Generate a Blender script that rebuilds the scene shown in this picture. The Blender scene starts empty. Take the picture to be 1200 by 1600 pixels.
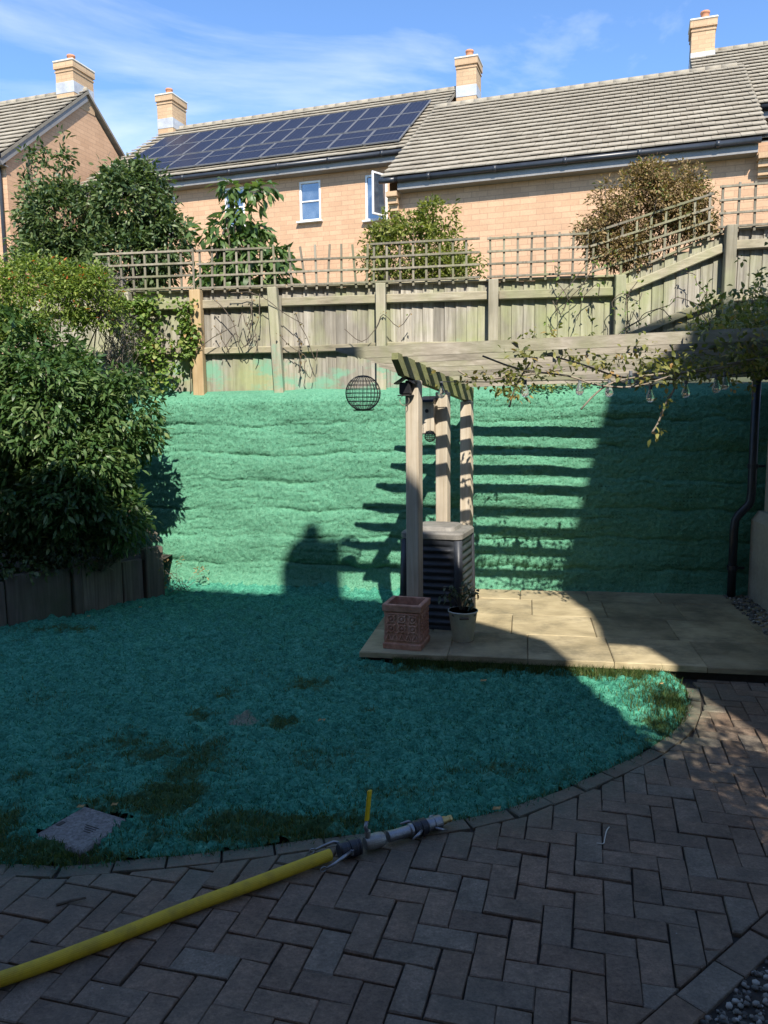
import bpy, bmesh, math, random
import numpy as np
from mathutils import Matrix, Vector
R = math.radians
rng = np.random.default_rng(11)
random.seed(5)
sc = bpy.context.scene
col = sc.collection

# ------------------------------------------------------------------ camera, sky, sun
CAM_H, PITCH, ROLL = 1.70, R(7.0), R(-0.6)
cd = bpy.data.cameras.new('camera'); cam = bpy.data.objects.new('camera', cd); col.objects.link(cam)
cd.sensor_fit = 'VERTICAL'; cd.sensor_height = 24.0; cd.sensor_width = 18.0; cd.lens = 18.0
cd.clip_start = 0.05; cd.clip_end = 2000
Fv = Vector((0, math.cos(PITCH), -math.sin(PITCH))); U0 = Vector((0, math.sin(PITCH), math.cos(PITCH))); R0 = Vector((1, 0, 0))
Rv = math.cos(ROLL) * R0 + math.sin(ROLL) * U0; Uv = -math.sin(ROLL) * R0 + math.cos(ROLL) * U0
cam.matrix_world = Matrix(((Rv.x, Uv.x, -Fv.x, 0), (Rv.y, Uv.y, -Fv.y, 0), (Rv.z, Uv.z, -Fv.z, CAM_H), (0, 0, 0, 1)))
sc.camera = cam
SUN_TRAVEL = Vector((-0.135, 1.0, -0.955)).normalized()
sun_el = math.asin(-SUN_TRAVEL.z)
to_sun = -SUN_TRAVEL
sun_az = math.atan2(to_sun.x, to_sun.y)          # clockwise from +Y
world = bpy.data.worlds.new('World'); sc.world = world; world.use_nodes = True
wn, wl = world.node_tree.nodes, world.node_tree.links
wn.clear()
wo = wn.new('ShaderNodeOutputWorld'); bg = wn.new('ShaderNodeBackground')
sky = wn.new('ShaderNodeTexSky'); sky.sky_type = 'NISHITA'; sky.sun_disc = False
sky.sun_elevation = sun_el; sky.sun_rotation = sun_az; sky.altitude = 50
sky.air_density = 0.85; sky.dust_density = 0.0; sky.ozone_density = 4.0
SKY_STRENGTH, SUN_STRENGTH, EXPOSURE = 0.15, 3.7, 1.24
bg.inputs['Strength'].default_value = SKY_STRENGTH
tc = wn.new('ShaderNodeTexCoord'); mp = wn.new('ShaderNodeMapping'); mp.inputs['Scale'].default_value = (1.0, 1.0, 2.2)
mp.inputs['Location'].default_value = (-1.2, 0.7, 1.4)
wl.new(tc.outputs['Generated'], mp.inputs['Vector'])
n1 = wn.new('ShaderNodeTexNoise'); n1.inputs['Scale'].default_value = 2.1; n1.inputs['Detail'].default_value = 8; n1.inputs['Roughness'].default_value = 0.56
n1.inputs['Distortion'].default_value = 0.7
wl.new(mp.outputs['Vector'], n1.inputs['Vector'])
rp = wn.new('ShaderNodeValToRGB'); rp.color_ramp.elements[0].position = 0.51; rp.color_ramp.elements[1].position = 0.76
rp.color_ramp.elements[1].color = (0.7, 0.7, 0.7, 1)
wl.new(n1.outputs['Fac'], rp.inputs['Fac'])
mx = wn.new('ShaderNodeMixRGB'); mx.inputs['Color2'].default_value = (3.5, 3.75, 4.15, 1)
wl.new(rp.outputs['Color'], mx.inputs['Fac']); 
tint = wn.new('ShaderNodeMixRGB'); tint.blend_type = 'MULTIPLY'; tint.inputs['Fac'].default_value = 1.0; tint.inputs['Color2'].default_value = (0.64, 0.73, 0.80, 1)
wl.new(sky.outputs['Color'], tint.inputs['Color1']); wl.new(tint.outputs['Color'], mx.inputs['Color1'])
wl.new(mx.outputs['Color'], bg.inputs['Color']); wl.new(bg.outputs['Background'], wo.inputs['Surface'])
sd = bpy.data.lights.new('sun', 'SUN'); so = bpy.data.objects.new('sun', sd); col.objects.link(so)
sd.energy = SUN_STRENGTH; sd.angle = R(0.53); sd.color = (1.0, 0.93, 0.82)
so.rotation_euler = SUN_TRAVEL.to_track_quat('-Z', 'Y').to_euler(); so.location = (3, -20, 25)
vs = sc.view_settings
sc.display_settings.display_device = 'sRGB'
vs.view_transform = 'Standard'; vs.look = 'None'; vs.exposure = EXPOSURE; vs.gamma = 1; vs.use_curve_mapping = False

# ------------------------------------------------------------------ helpers
WL = {}
def wloc(o): return WL.get(o.name, Vector((0, 0, 0)))
def tag(o, label=None, cat=None, group=None, kind=None):
    if label: o['label'] = label
    if cat: o['category'] = cat
    if group: o['group'] = group
    if kind: o['kind'] = kind
    return o
def link(o, parent=None, loc=(0, 0, 0)):
    col.objects.link(o); loc = Vector(loc)
    if parent is not None:
        o.parent = parent; o.location = loc - wloc(parent)
    else: o.location = loc
    WL[o.name] = loc
    return o
def empty(name, loc, label, cat, group=None):
    o = bpy.data.objects.new(name, None); o.empty_display_size = 0.1
    link(o, None, loc); return tag(o, label, cat, group)
def mesh(name, V, F, mat, smooth=False):
    me = bpy.data.meshes.new(name); me.from_pydata([tuple(v) for v in V], [], [tuple(f) for f in F])
    if mat: me.materials.append(mat)
    if smooth: me.polygons.foreach_set('use_smooth', [True] * len(me.polygons))
    me.update(); return me
def mk(name, V, F, mat, parent=None, loc=None, smooth=False):
    """V in world coordinates; origin at loc (default: the parent's)"""
    if loc is None: loc = wloc(parent) if parent is not None else Vector((0, 0, 0))
    loc = Vector(loc)
    A = np.asarray(V, float).reshape(-1, 3) - np.array(loc)
    o = bpy.data.objects.new(name, mesh(name, A, F, mat, smooth)); return link(o, parent, loc)
def inst(name, me, parent, loc, rot=None):
    o = bpy.data.objects.new(name, me); link(o, parent, loc)
    if rot is not None:
        if isinstance(rot, Matrix): o.rotation_euler = rot.to_euler()
        else: o.rotation_euler = rot
    return o
def fast_mesh(name, V, loops, nper, mat, attr=None, smooth=False, attr_name='rnd'):
    """V (n,3), loops flat index array with nper verts a face"""
    me = bpy.data.meshes.new(name); V = np.ascontiguousarray(V, dtype=np.float32); loops = np.ascontiguousarray(loops, dtype=np.int32)
    nf = len(loops) // nper
    me.vertices.add(len(V)); me.vertices.foreach_set('co', V.ravel())
    me.loops.add(len(loops)); me.loops.foreach_set('vertex_index', loops)
    me.polygons.add(nf); me.polygons.foreach_set('loop_start', np.arange(0, nf * nper, nper, dtype=np.int32))
    me.polygons.foreach_set('loop_total', np.full(nf, nper, dtype=np.int32))
    if smooth: me.polygons.foreach_set('use_smooth', np.ones(nf, dtype=bool))
    if mat: me.materials.append(mat)
    if attr is not None:
        a = me.attributes.new(attr_name, 'FLOAT', 'POINT'); a.data.foreach_set('value', np.ascontiguousarray(attr, dtype=np.float32))
    me.update(calc_edges=True); me.validate(); return me
class MB:
    def __init__(s): s.V = []; s.F = []
    def add(s, V, F):
        n = len(s.V); s.V += [tuple(v) for v in V]; s.F += [tuple(i + n for i in f) for f in F]; return s
    def box(s, c, d, M=None, ch=0.0):
        V, F = cbox(d[0], d[1], d[2], ch)
        c = Vector(c)
        return s.add([(M @ Vector(v) if M else Vector(v)) + c for v in V], F)
    def tube(s, pts, r, n=8, cap=True):
        V, F = tube(pts, r, n, cap); return s.add(V, F)
    def cyl(s, p0, p1, r0, r1=None, n=16):
        return s.tube([p0, p1], [r0, r0 if r1 is None else r1], n)
    def build(s, name, mat, parent=None, loc=None, smooth=False): return mk(name, s.V, s.F, mat, parent, loc, smooth)
_cb = {}
def cbox(dx, dy, dz, ch=0.0):
    k = (round(dx, 4), round(dy, 4), round(dz, 4), round(ch, 4))
    if k not in _cb:
        bm = bmesh.new(); bmesh.ops.create_cube(bm, size=1.0)
        for v in bm.verts: v.co = Vector((v.co.x * dx, v.co.y * dy, v.co.z * dz))
        if ch > 0: bmesh.ops.bevel(bm, geom=bm.edges[:], offset=min(ch, min(dx, dy, dz) * .45), segments=1, affect='EDGES')
        bm.verts.index_update()
        _cb[k] = ([v.co.copy() for v in bm.verts], [[v.index for v in f.verts] for f in bm.faces]); bm.free()
    return _cb[k]
def tube(pts, r, n=8, cap=True):
    pts = [Vector(p) for p in pts]
    if not hasattr(r, '__len__'): r = [r] * len(pts)
    V, F = [], []
    t0 = (pts[1] - pts[0]).normalized()
    a = Vector((0, 0, 1)) if abs(t0.z) < .9 else Vector((1, 0, 0))
    u = t0.cross(a).normalized()
    for i, p in enumerate(pts):
        t = (pts[min(i + 1, len(pts) - 1)] - pts[max(i - 1, 0)])
        if t.length < 1e-9: t = t0.copy()
        t.normalize()
        u = (u - t * u.dot(t)).normalized(); w = t.cross(u)
        for k in range(n):
            an = 2 * math.pi * k / n
            V.append(p + (u * math.cos(an) + w * math.sin(an)) * r[i])
    for i in range(len(pts) - 1):
        for k in range(n):
            a0, b0 = i * n + k, i * n + (k + 1) % n
            F.append((a0, b0, b0 + n, a0 + n))
    if cap:
        F.append(tuple(range(n - 1, -1, -1))); F.append(tuple(range((len(pts) - 1) * n, len(pts) * n)))
    return V, F
def rotz(a): return Matrix.Rotation(a, 3, 'Z')
def frame(x, y, z):
    """3x3 matrix with the three axes as columns"""
    return Matrix((x, y, z)).transposed()
def hash2(i, j, s):
    i = np.asarray(i, np.int64); j = np.asarray(j, np.int64)
    h = (i * 374761393 + j * 668265263 + s * 974634777) & 0xffffffff
    h = ((h ^ (h >> 13)) * 1274126177) & 0xffffffff
    return ((h ^ (h >> 16)) & 0xffff) / 65535.0
def vn(x, y, s=0):
    xi = np.floor(x).astype(np.int64); yi = np.floor(y).astype(np.int64); fx = x - xi; fy = y - yi
    fx = fx * fx * (3 - 2 * fx); fy = fy * fy * (3 - 2 * fy)
    a = hash2(xi, yi, s); b = hash2(xi + 1, yi, s); c = hash2(xi, yi + 1, s); d = hash2(xi + 1, yi + 1, s)
    return (a + (b - a) * fx) * (1 - fy) + (c + (d - c) * fx) * fy
def fbm(x, y, s=0, o=4):
    r = 0; a = .5
    for k in range(o): r = r + a * vn(x, y, s + k * 17); x = x * 2.03; y = y * 2.03; a *= .5
    return r / (1 - .5 ** o)
def px_of(P):
    """where a world point falls in the photograph (1200x1600), only used to decide how finely to split repeats"""
    d = Vector(P) - Vector((0, 0, CAM_H)); k = d.dot(Fv)
    if k <= .05: return None
    return 600 + 1200 * d.dot(Rv) / k, 800 - 1200 * d.dot(Uv) / k
def seen(P, m=30):
    q = px_of(P); return q is not None and -m < q[0] < 1200 + m and -m < q[1] < 1600 + m

# ------------------------------------------------------------------ materials
class NT:
    def __init__(s, name):
        s.m = bpy.data.materials.new(name); s.m.use_nodes = True
        s.n = s.m.node_tree.nodes; s.l = s.m.node_tree.links
        s.b = s.n['Principled BSDF']; s.o = s.n['Material Output']
    def new(s, t): return s.n.new(t)
    def set(s, sock, v):
        if isinstance(v, bpy.types.NodeSocket): s.l.new(v, sock)
        elif isinstance(v, (tuple, list)) and len(v) == 3 and sock.type == 'RGBA': sock.default_value = (*v, 1)
        else: sock.default_value = v
    def coord(s, k='Object'): return s.new('ShaderNodeTexCoord').outputs[k]
    def pos(s): return s.new('ShaderNodeNewGeometry').outputs['Position']
    def map(s, v, sc=(1, 1, 1), loc=(0, 0, 0), rot=(0, 0, 0)):
        n = s.new('ShaderNodeMapping'); s.l.new(v, n.inputs['Vector']); n.inputs['Scale'].default_value = sc
        s.set(n.inputs['Location'], loc); n.inputs['Rotation'].default_value = rot; return n.outputs['Vector']
    def noise(s, v, scale, detail=4, rough=.55, dist=0, out='Fac'):
        n = s.new('ShaderNodeTexNoise'); s.l.new(v, n.inputs['Vector'])
        n.inputs['Scale'].default_value = scale; n.inputs['Detail'].default_value = detail; n.inputs['Roughness'].default_value = rough; n.inputs['Distortion'].default_value = dist
        return n.outputs[out]
    def vor(s, v, scale, feat='F1', out='Distance'):
        n = s.new('ShaderNodeTexVoronoi'); n.feature = feat; s.l.new(v, n.inputs['Vector']); n.inputs['Scale'].default_value = scale; return n.outputs[out]
    def ramp(s, f, st):
        n = s.new('ShaderNodeValToRGB'); e = n.color_ramp.elements
        while len(e) < len(st): e.new(.5)
        for i, (p, c) in enumerate(st):
            e[i].position = p
            e[i].color = (c, c, c, 1) if not hasattr(c, '__len__') else (*c, 1)
        s.l.new(f, n.inputs['Fac']); return n.outputs['Color']
    def mix(s, f, a, b, mode='MIX'):
        n = s.new('ShaderNodeMixRGB'); n.blend_type = mode
        s.set(n.inputs['Fac'], f); s.set(n.inputs['Color1'], a); s.set(n.inputs['Color2'], b); return n.outputs['Color']
    def math(s, op, a, b=0.0, c=0.0):
        n = s.new('ShaderNodeMath'); n.operation = op
        s.set(n.inputs[0], a); s.set(n.inputs[1], b); s.set(n.inputs[2], c); return n.outputs[0]
    def attr(s, name): n = s.new('ShaderNodeAttribute'); n.attribute_name = name; return n.outputs['Fac']
    def rnd(s): return s.new('ShaderNodeObjectInfo').outputs['Random']
    def sep(s, v): n = s.new('ShaderNodeSeparateXYZ'); s.l.new(v, n.inputs[0]); return n.outputs
    def comb(s, x, y, z):
        n = s.new('ShaderNodeCombineXYZ'); s.set(n.inputs[0], x); s.set(n.inputs[1], y); s.set(n.inputs[2], z); return n.outputs[0]
    def bump(s, h, st=.5, d=.01, nrm=None):
        n = s.new('ShaderNodeBump'); n.inputs['Strength'].default_value = st; n.inputs['Distance'].default_value = d
        s.l.new(h, n.inputs['Height'])
        if nrm is not None: s.l.new(nrm, n.inputs['Normal'])
        return n.outputs['Normal']
    def fin(s, colour, rough=.8, normal=None, metal=0.0, spec=None):
        s.set(s.b.inputs['Base Color'], colour); s.set(s.b.inputs['Roughness'], rough); s.set(s.b.inputs['Metallic'], metal)
        if spec is not None: s.b.inputs['Specular IOR Level'].default_value = spec
        if normal is not None: s.l.new(normal, s.b.inputs['Normal'])
        return s.m
def shifted(t, sc=1.0):
    """object coordinates moved by a per-object random amount, so that copies do not repeat"""
    r = t.rnd(); v = t.new('ShaderNodeVectorMath'); v.operation = 'ADD'
    t.l.new(t.coord('Object'), v.inputs[0]); t.l.new(t.comb(t.math('MULTIPLY', r, 37.1), t.math('MULTIPLY', r, 91.7), t.math('MULTIPLY', r, 53.3)), v.inputs[1])
    return v.outputs[0]
def plain(name, c1, c2, scale=8, rough=.7, bump=.2, bd=.004, metal=0.0, rv=.0, spec=None):
    t = NT(name); v = shifted(t)
    n = t.noise(v, scale, 6, .6); c = t.ramp(n, [(.3, c1), (.7, c2)])
    f = t.noise(v, scale * 9, 3, .6)
    if rv: c = t.mix(1.0, c, t.ramp(t.rnd(), [(0, 1 - rv), (1, 1 + rv)]), 'MULTIPLY')
    c = t.mix(.25, c, t.ramp(f, [(.3, .4), (.75, 1.2)]), 'MULTIPLY')
    return t.fin(c, rough, t.bump(f, bump, bd), metal, spec)
def wood(name, cols, axis='Z', algae=None, algae_amt=.5, stain=False, rough=.85):
    t = NT(name); v = shifted(t)
    s = {'Z': (30, 30, 1.6), 'X': (1.6, 30, 30), 'Y': (30, 1.6, 30)}[axis]
    g = t.noise(t.map(v, s), 1.0, 5, .6, .6)
    c = t.ramp(g, [(.25, cols[0]), (.5, cols[1]), (.75, cols[2])])
    c = t.mix(1.0, c, t.ramp(t.rnd(), [(0, .62), (1, 1.15)]), 'MULTIPLY')
    big = t.noise(v, 3.0, 4, .6)
    if algae:
        a = t.ramp(t.noise(t.map(t.pos(), (1.3, 1.3, .9)), 1.5, 4, .6), [(.52 - .22 * algae_amt, 0.0), (.72 - .1 * algae_amt, .85)])
        c = t.mix(a, c, t.mix(g, tuple(x * .75 for x in algae), algae))
    c = t.mix(.5, c, t.ramp(big, [(.3, .6), (.7, 1.15)]), 'MULTIPLY')
    if stain:
        p = t.sep(t.pos()); z = p[2]
        zz = t.math('ADD', z, t.math('MULTIPLY', t.noise(t.map(t.pos(), (3.0, 3.0, 1.5)), 1.6, 5, .65), -1.15))
        f = t.ramp(zz, [(0.0, 1.0), (1.0, 0.0)])
        f = t.ramp(t.math('MULTIPLY_ADD', zz, -2.2, 4.3), [(.42, 0.0), (.9, .85)])
        f = t.mix(1.0, f, t.ramp(t.noise(t.map(t.pos(), (1, 1, 2)), 2.6, 6, .68), [(.47, 0.0), (.58, 1.0)]), 'MULTIPLY')
        c = t.mix(f, c, (.14, .33, .22))
    h = t.math('ADD', t.math('MULTIPLY', g, .8), t.noise(t.map(v, tuple(x * 3 for x in s)), 1.0, 3, .6))
    return t.fin(c, rough, t.bump(h, .45, .004))

M = {}
def hydro(name, lo, mid, hi, fibre=60, mesh_holes=False, grass=False):
    t = NT(name); p = t.pos()
    big = t.noise(p, 2.2, 4, .6); fine = t.noise(t.map(p, (1, 1, 1.6)), fibre, 5, .68); mid_n = t.noise(p, fibre * .28, 4, .65)
    c = t.ramp(t.math('ADD', t.math('MULTIPLY', fine, .6), t.math('MULTIPLY', mid_n, .4)), [(.33, lo), (.5, mid), (.66, hi)])
    c = t.mix(.5, c, t.ramp(big, [(.3, .72), (.7, 1.1)]), 'MULTIPLY')
    h = t.math('ADD', fine, mid_n)
    if mesh_holes:
        s = t.sep(p)
        gx = t.math('PINGPONG', t.math('MULTIPLY', s[0], 62.0), 1.0); gz = t.math('PINGPONG', t.math('MULTIPLY', s[2], 62.0), 1.0)
        dots = t.math('MULTIPLY', t.math('GREATER_THAN', gx, .55), t.math('GREATER_THAN', gz, .6))
        msk = t.ramp(t.noise(t.map(p, (1.2, 1.2, 5.5)), 2.3, 4, .7), [(.56, 0.0), (.66, 1.0)])
        msk = t.mix(1.0, msk, t.ramp(s[0], [(0.0, .5), (.9, 1.0)]), 'MULTIPLY')
        f = t.math('MULTIPLY', t.math('MULTIPLY', dots, msk), .8)
        c = t.mix(f, c, (.03, .075, .05)); h = t.math('SUBTRACT', h, t.math('MULTIPLY', f, 1.5))
    if grass:
        gcov = t.attr('grass')
        gn = t.ramp(t.math('ADD', gcov, t.math('MULTIPLY', t.math('SUBTRACT', t.noise(p, 17, 6, .75), .5), 1.7)), [(.34, 0.0), (.66, .92)])
        gcol = t.ramp(t.noise(p, 55, 4, .7), [(.3, (.018, .034, .012)), (.55, (.04, .078, .024)), (.75, (.085, .12, .045))])
        c = t.mix(gn, c, gcol)
        bare = t.ramp(t.math('ADD', t.attr('bare'), t.math('MULTIPLY', t.math('SUBTRACT', t.noise(p, 22, 4, .7), .5), .8)), [(.45, 0.0), (.7, .9)])
        c = t.mix(bare, c, t.ramp(t.noise(p, 80, 3, .6), [(.3, (.13, .14, .10)), (.7, (.27, .26, .19))]))
    return t.fin(c, .95, t.bump(h, .55, .006), spec=.15)
M['bank'] = hydro('hydroseed_bank', (.046, .16, .10), (.096, .27, .172), (.165, .36, .24), 110, mesh_holes=True)
M['lawn'] = hydro('hydroseed_lawn', (.010, .06, .04), (.046, .225, .15), (.125, .37, .26), 60, grass=True)

def leaf_mat(name, stops, trans=.35, rough=.5, spec=.4):
    t = NT(name); r = t.attr('rnd'); c = t.ramp(r, stops)
    c2 = t.mix(.18, c, t.ramp(t.noise(t.pos(), 40, 2), [(.3, .5), (.7, 1.3)]), 'MULTIPLY')
    t.fin(c2, rough, spec=spec)
    tr = t.new('ShaderNodeBsdfTranslucent'); t.l.new(t.mix(1.0, c2, (1.25, 1.3, .6), 'MULTIPLY'), tr.inputs['Color'])
    ms = t.new('ShaderNodeMixShader'); ms.inputs[0].default_value = trans
    t.l.new(t.b.outputs[0], ms.inputs[1]); t.l.new(tr.outputs[0], ms.inputs[2]); t.l.new(ms.outputs[0], t.o.inputs['Surface'])
    return t.m
M['laurel'] = leaf_mat('laurel_leaf', [(0, (.036, .085, .026)), (.5, (.078, .15, .045)), (.85, (.14, .215, .075)), (1, (.19, .25, .10))], .34, .42, .38)
M['yellowgreen'] = leaf_mat('yellow_green_leaf', [(0, (.08, .13, .025)), (.45, (.17, .25, .045)), (.94, (.29, .34, .08)), (.97, (.5, .14, .05)), (1, (.55, .14, .05))], .4)
M['darktree'] = leaf_mat('dark_evergreen_leaf', [(0, (.036, .072, .03)), (.5, (.088, .14, .052)), (.85, (.155, .21, .08)), (1, (.22, .26, .12))], .3, .42, .4)
M['bigleaf'] = leaf_mat('broad_leaf', [(0, (.05, .10, .028)), (.6, (.10, .175, .05)), (1, (.17, .24, .08))], .35, .4, .5)
M['olive'] = leaf_mat('olive_leaf', [(0, (.08, .11, .02)), (.5, (.17, .21, .04)), (1, (.30, .31, .08))], .4)
M['brownleaf'] = leaf_mat('dry_brown_leaf', [(0, (.14, .095, .05)), (.5, (.28, .2, .10)), (.8, (.42, .31, .16)), (.86, (.13, .16, .05)), (1, (.18, .22, .07))], .3, .7, .2)
M['ivy'] = leaf_mat('ivy_leaf', [(0, (.08, .15, .03)), (.6, (.17, .27, .05)), (.92, (.28, .33, .1)), (1, (.4, .25, .09))], .35)
M['vineleaf'] = leaf_mat('vine_leaf', [(0, (.08, .10, .025)), (.45, (.17, .185, .045)), (.8, (.30, .29, .09)), (1, (.36, .22, .08))], .4)
M['potleaf'] = leaf_mat('pot_plant_leaf', [(0, (.04, .065, .035)), (1, (.13, .15, .09))], .25)
M['grassblade'] = leaf_mat('grass_blade', [(0, (.03, .055, .016)), (.5, (.062, .105, .028)), (.9, (.11, .15, .045)), (1, (.2, .18, .08))], .3, .6, .2)
M['fibre'] = leaf_mat('hydroseed_fibre', [(0, (.022, .125, .085)), (.6, (.058, .25, .168)), (1, (.125, .37, .258))], .15, .95, .1)
M['drytwig'] = leaf_mat('dry_grey_twig_leaf', [(0, (.07, .065, .07)), (.6, (.15, .135, .14)), (1, (.24, .21, .18))], .2, .8, .1)
M['bark'] = plain('bark', (.07, .055, .04), (.15, .12, .09), 14, .9, .5, .006)
M['twig'] = plain('pale_twig', (.16, .13, .10), (.30, .26, .2), 20, .85, .3)
M['soil'] = plain('soil', (.028, .022, .016), (.06, .048, .035), 9, .95, .6, .01)
M['verge'] = plain('rough_grass_ground', (.04, .055, .02), (.08, .09, .035), 2.5, .95, .5, .02)
M['fence'] = wood('fence_board_wood', ((.15, .135, .105), (.31, .285, .235), (.47, .44, .38)), 'Z', (.33, .36, .17), .34, stain=True)
M['rail'] = wood('fence_rail_wood', ((.20, .18, .12), (.34, .30, .21), (.44, .40, .30)), 'X', (.30, .32, .16), .3)
M['post'] = wood('fence_post_wood', ((.22, .20, .14), (.36, .33, .24), (.46, .42, .33)), 'Z', (.30, .33, .17), .3, stain=True)
M['newpost'] = wood('new_post_wood', ((.36, .24, .12), (.48, .34, .18), (.56, .42, .25)), 'Z')
M['trellis'] = wood('trellis_wood', ((.15, .135, .10), (.24, .215, .16), (.33, .31, .25)), 'Z', (.20, .22, .10), .25)
M['pergpost'] = wood('pergola_post_wood', ((.36, .29, .20), (.49, .42, .32), (.58, .52, .42)), 'Z')
M['pergbeam'] = wood('pergola_beam_wood', ((.15, .155, .07), (.24, .24, .12), (.34, .32, .2)), 'Y', (.2, .23, .07), .6)
M['rafter'] = wood('pergola_rafter_wood', ((.18, .16, .12), (.28, .25, .20), (.38, .35, .29)), 'X', (.24, .26, .13), .25)
M['sleeper'] = wood('bed_board_wood', ((.10, .08, .06), (.17, .14, .11), (.26, .22, .17)), 'Z', (.10, .12, .06), .2, stain=False)

def brick_mat():
    t = NT('paving_brick'); v = shifted(t); r = t.rnd()
    base = t.ramp(r, [(0, (.165, .115, .083)), (.25, (.225, .15, .102)), (.5, (.19, .142, .105)), (.75, (.245, .165, .114)), (1, (.20, .165, .128))])
    n = t.noise(v, 9, 6, .65); c = t.mix(.75, base, t.ramp(n, [(.28, .45), (.5, .95), (.72, 1.45)]), 'MULTIPLY')
    f = t.noise(v, 110, 5, .75); c = t.mix(.8, c, t.ramp(f, [(.3, .5), (.7, 1.4)]), 'MULTIPLY'); k_ = t.noise(t.map(v, (1, 1.6, 1)), 34, 5, .7); c = t.mix(.55, c, t.ramp(k_, [(.3, .5), (.55, 1.0), (.75, 1.45)]), 'MULTIPLY')
    gm = t.ramp(t.noise(t.pos(), 1.4, 5, .6), [(.45, 0.0), (.7, .35)]); c = t.mix(gm, c, (.10, .105, .085))
    spray = t.math('MULTIPLY', t.attr('spray'), t.ramp(t.noise(t.pos(), 30, 5, .7), [(.3, .25), (.7, 1.0)])); c = t.mix(spray, c, t.mix(t.noise(t.pos(), 9, 4), (.05, .15, .10), (.12, .115, .085)))
    sp = t.ramp(t.vor(t.pos(), 17), [(.035, 1.0), (.06, 0.0)]); c = t.mix(t.math('MULTIPLY', sp, t.ramp(t.noise(t.pos(), 3, 2), [(.55, 0.0), (.65, .8)])), c, (.42, .42, .40))
    h = t.math('ADD', t.math('MULTIPLY', n, 1.2), t.math('MULTIPLY', f, .5))
    rough = t.ramp(n, [(.3, .62), (.7, .85)])
    return t.fin(c, rough, t.bump(h, .9, .007), spec=.35)
M['paver'] = brick_mat()
M['sand'] = plain('joint_sand', (.028, .024, .02), (.055, .047, .038), 20, .95, .5)
def stone_mat():
    t = NT('patio_stone'); p = t.pos(); v = shifted(t)
    n = t.noise(v, 3.2, 6, .6, .5); c = t.ramp(n, [(.3, (.27, .222, .132)), (.5, (.37, .305, .185)), (.72, (.46, .385, .245))])
    c = t.mix(1.0, c, t.ramp(t.rnd(), [(0, .85), (1, 1.1)]), 'MULTIPLY')
    d = t.ramp(t.noise(t.map(p, (1, 1, 3)), 2.6, 6, .7), [(.46, 0.0), (.66, .75)]); c = t.mix(d, c, (.13, .115, .075))
    f = t.noise(t.map(v, (6, 40, 30)), 1.5, 4, .6); c = t.mix(.3, c, t.ramp(f, [(.3, .6), (.7, 1.25)]), 'MULTIPLY')
    return t.fin(c, .85, t.bump(t.math('ADD', n, f), .5, .006), spec=.25)
M['stone'] = stone_mat()
M['gravel'] = plain('gravel_stone', (.10, .095, .085), (.30, .285, .255), 14, .85, .3, .003, rv=.4)
def housebrick(name, c1, c2, mortar, bw=.44, bh=.15):
    t = NT(name); uv = t.new('ShaderNodeAttribute'); uv.attribute_name = 'wuv'
    b = t.new('ShaderNodeTexBrick'); t.l.new(uv.outputs['Vector'], b.inputs['Vector'])
    b.inputs['Scale'].default_value = 1.0; b.inputs['Brick Width'].default_value = bw; b.inputs['Row Height'].default_value = bh
    b.inputs['Mortar Size'].default_value = .012; b.inputs['Mortar Smooth'].default_value = .4; b.inputs['Bias'].default_value = 0
    b.inputs['Color1'].default_value = (*c1, 1); b.inputs['Color2'].default_value = (*c2, 1); b.inputs['Mortar'].default_value = (*mortar, 1)
    n = t.noise(t.pos(), 1.2, 5, .6); c = t.mix(.5, b.outputs['Color'], t.ramp(n, [(.3, .8), (.7, 1.12)]), 'MULTIPLY')
    c = t.mix(.2, c, t.ramp(t.noise(t.pos(), 22, 3), [(.3, .6), (.7, 1.3)]), 'MULTIPLY')
    return t.fin(c, .9, t.bump(b.outputs['Fac'], -.5, .01), spec=.2)
M['hbrick'] = housebrick('buff_house_brick', (.55, .352, .222), (.48, .30, .185), (.40, .255, .162))
M['chbrick'] = housebrick('chimney_brick', (.52, .365, .225), (.46, .315, .19), (.39, .27, .17), .42, .14)
M['ownbrick'] = housebrick('own_house_brick', (.34, .22, .15), (.28, .18, .12), (.3, .27, .22), .22, .075)
def tile_mat():
    t = NT('roof_tile'); v = shifted(t)
    c = t.ramp(t.rnd(), [(0, (.285, .25, .195)), (.5, (.315, .28, .22)), (1, (.345, .308, .243))])
    c = t.mix(.5, c, t.ramp(t.noise(t.pos(), 1.1, 5, .65), [(.3, .72), (.7, 1.15)]), 'MULTIPLY')
    c = t.mix(.35, c, t.ramp(t.noise(v, 14, 4, .7), [(.3, .6), (.7, 1.25)]), 'MULTIPLY')
    return t.fin(c, .9, t.bump(t.noise(v, 40, 3), .3, .01), spec=.2)
M['tile'] = tile_mat()
M['underlay'] = plain('roof_underlay', (.17, .15, .12), (.25, .225, .18), 5, .95, .2)
M['lead'] = plain('lead_flashing', (.36, .38, .41), (.50, .52, .55), 3, .55, .2, metal=.1)
M['pot'] = plain('chimney_pot_clay', (.45, .19, .10), (.58, .27, .15), 6, .8, .2)
M['cap'] = plain('pale_mortar_cap', (.60, .55, .46), (.72, .67, .58), 6, .85, .2)
M['white'] = plain('white_upvc', (.72, .73, .74), (.80, .80, .80), 3, .35, .05)
M['soffit'] = plain('shade_darkened_fascia', (.19, .183, .175), (.25, .24, .23), 2, .45, .05)  # grey-white darkened so its colour carries the gutter's shade
M['gutter'] = plain('black_gutter', (.02, .024, .032), (.035, .04, .05), 4, .35, .1)
def pane_mat():
    t = NT('window_pane'); c = t.ramp(t.noise(t.pos(), 2.2, 2), [(.4, (.03, .05, .08)), (.65, (.10, .13, .17))])
    m_ = t.fin(c, .04, spec=1.0); t.b.inputs['IOR'].default_value = 2.1; return m_
M['pane'] = pane_mat()
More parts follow.
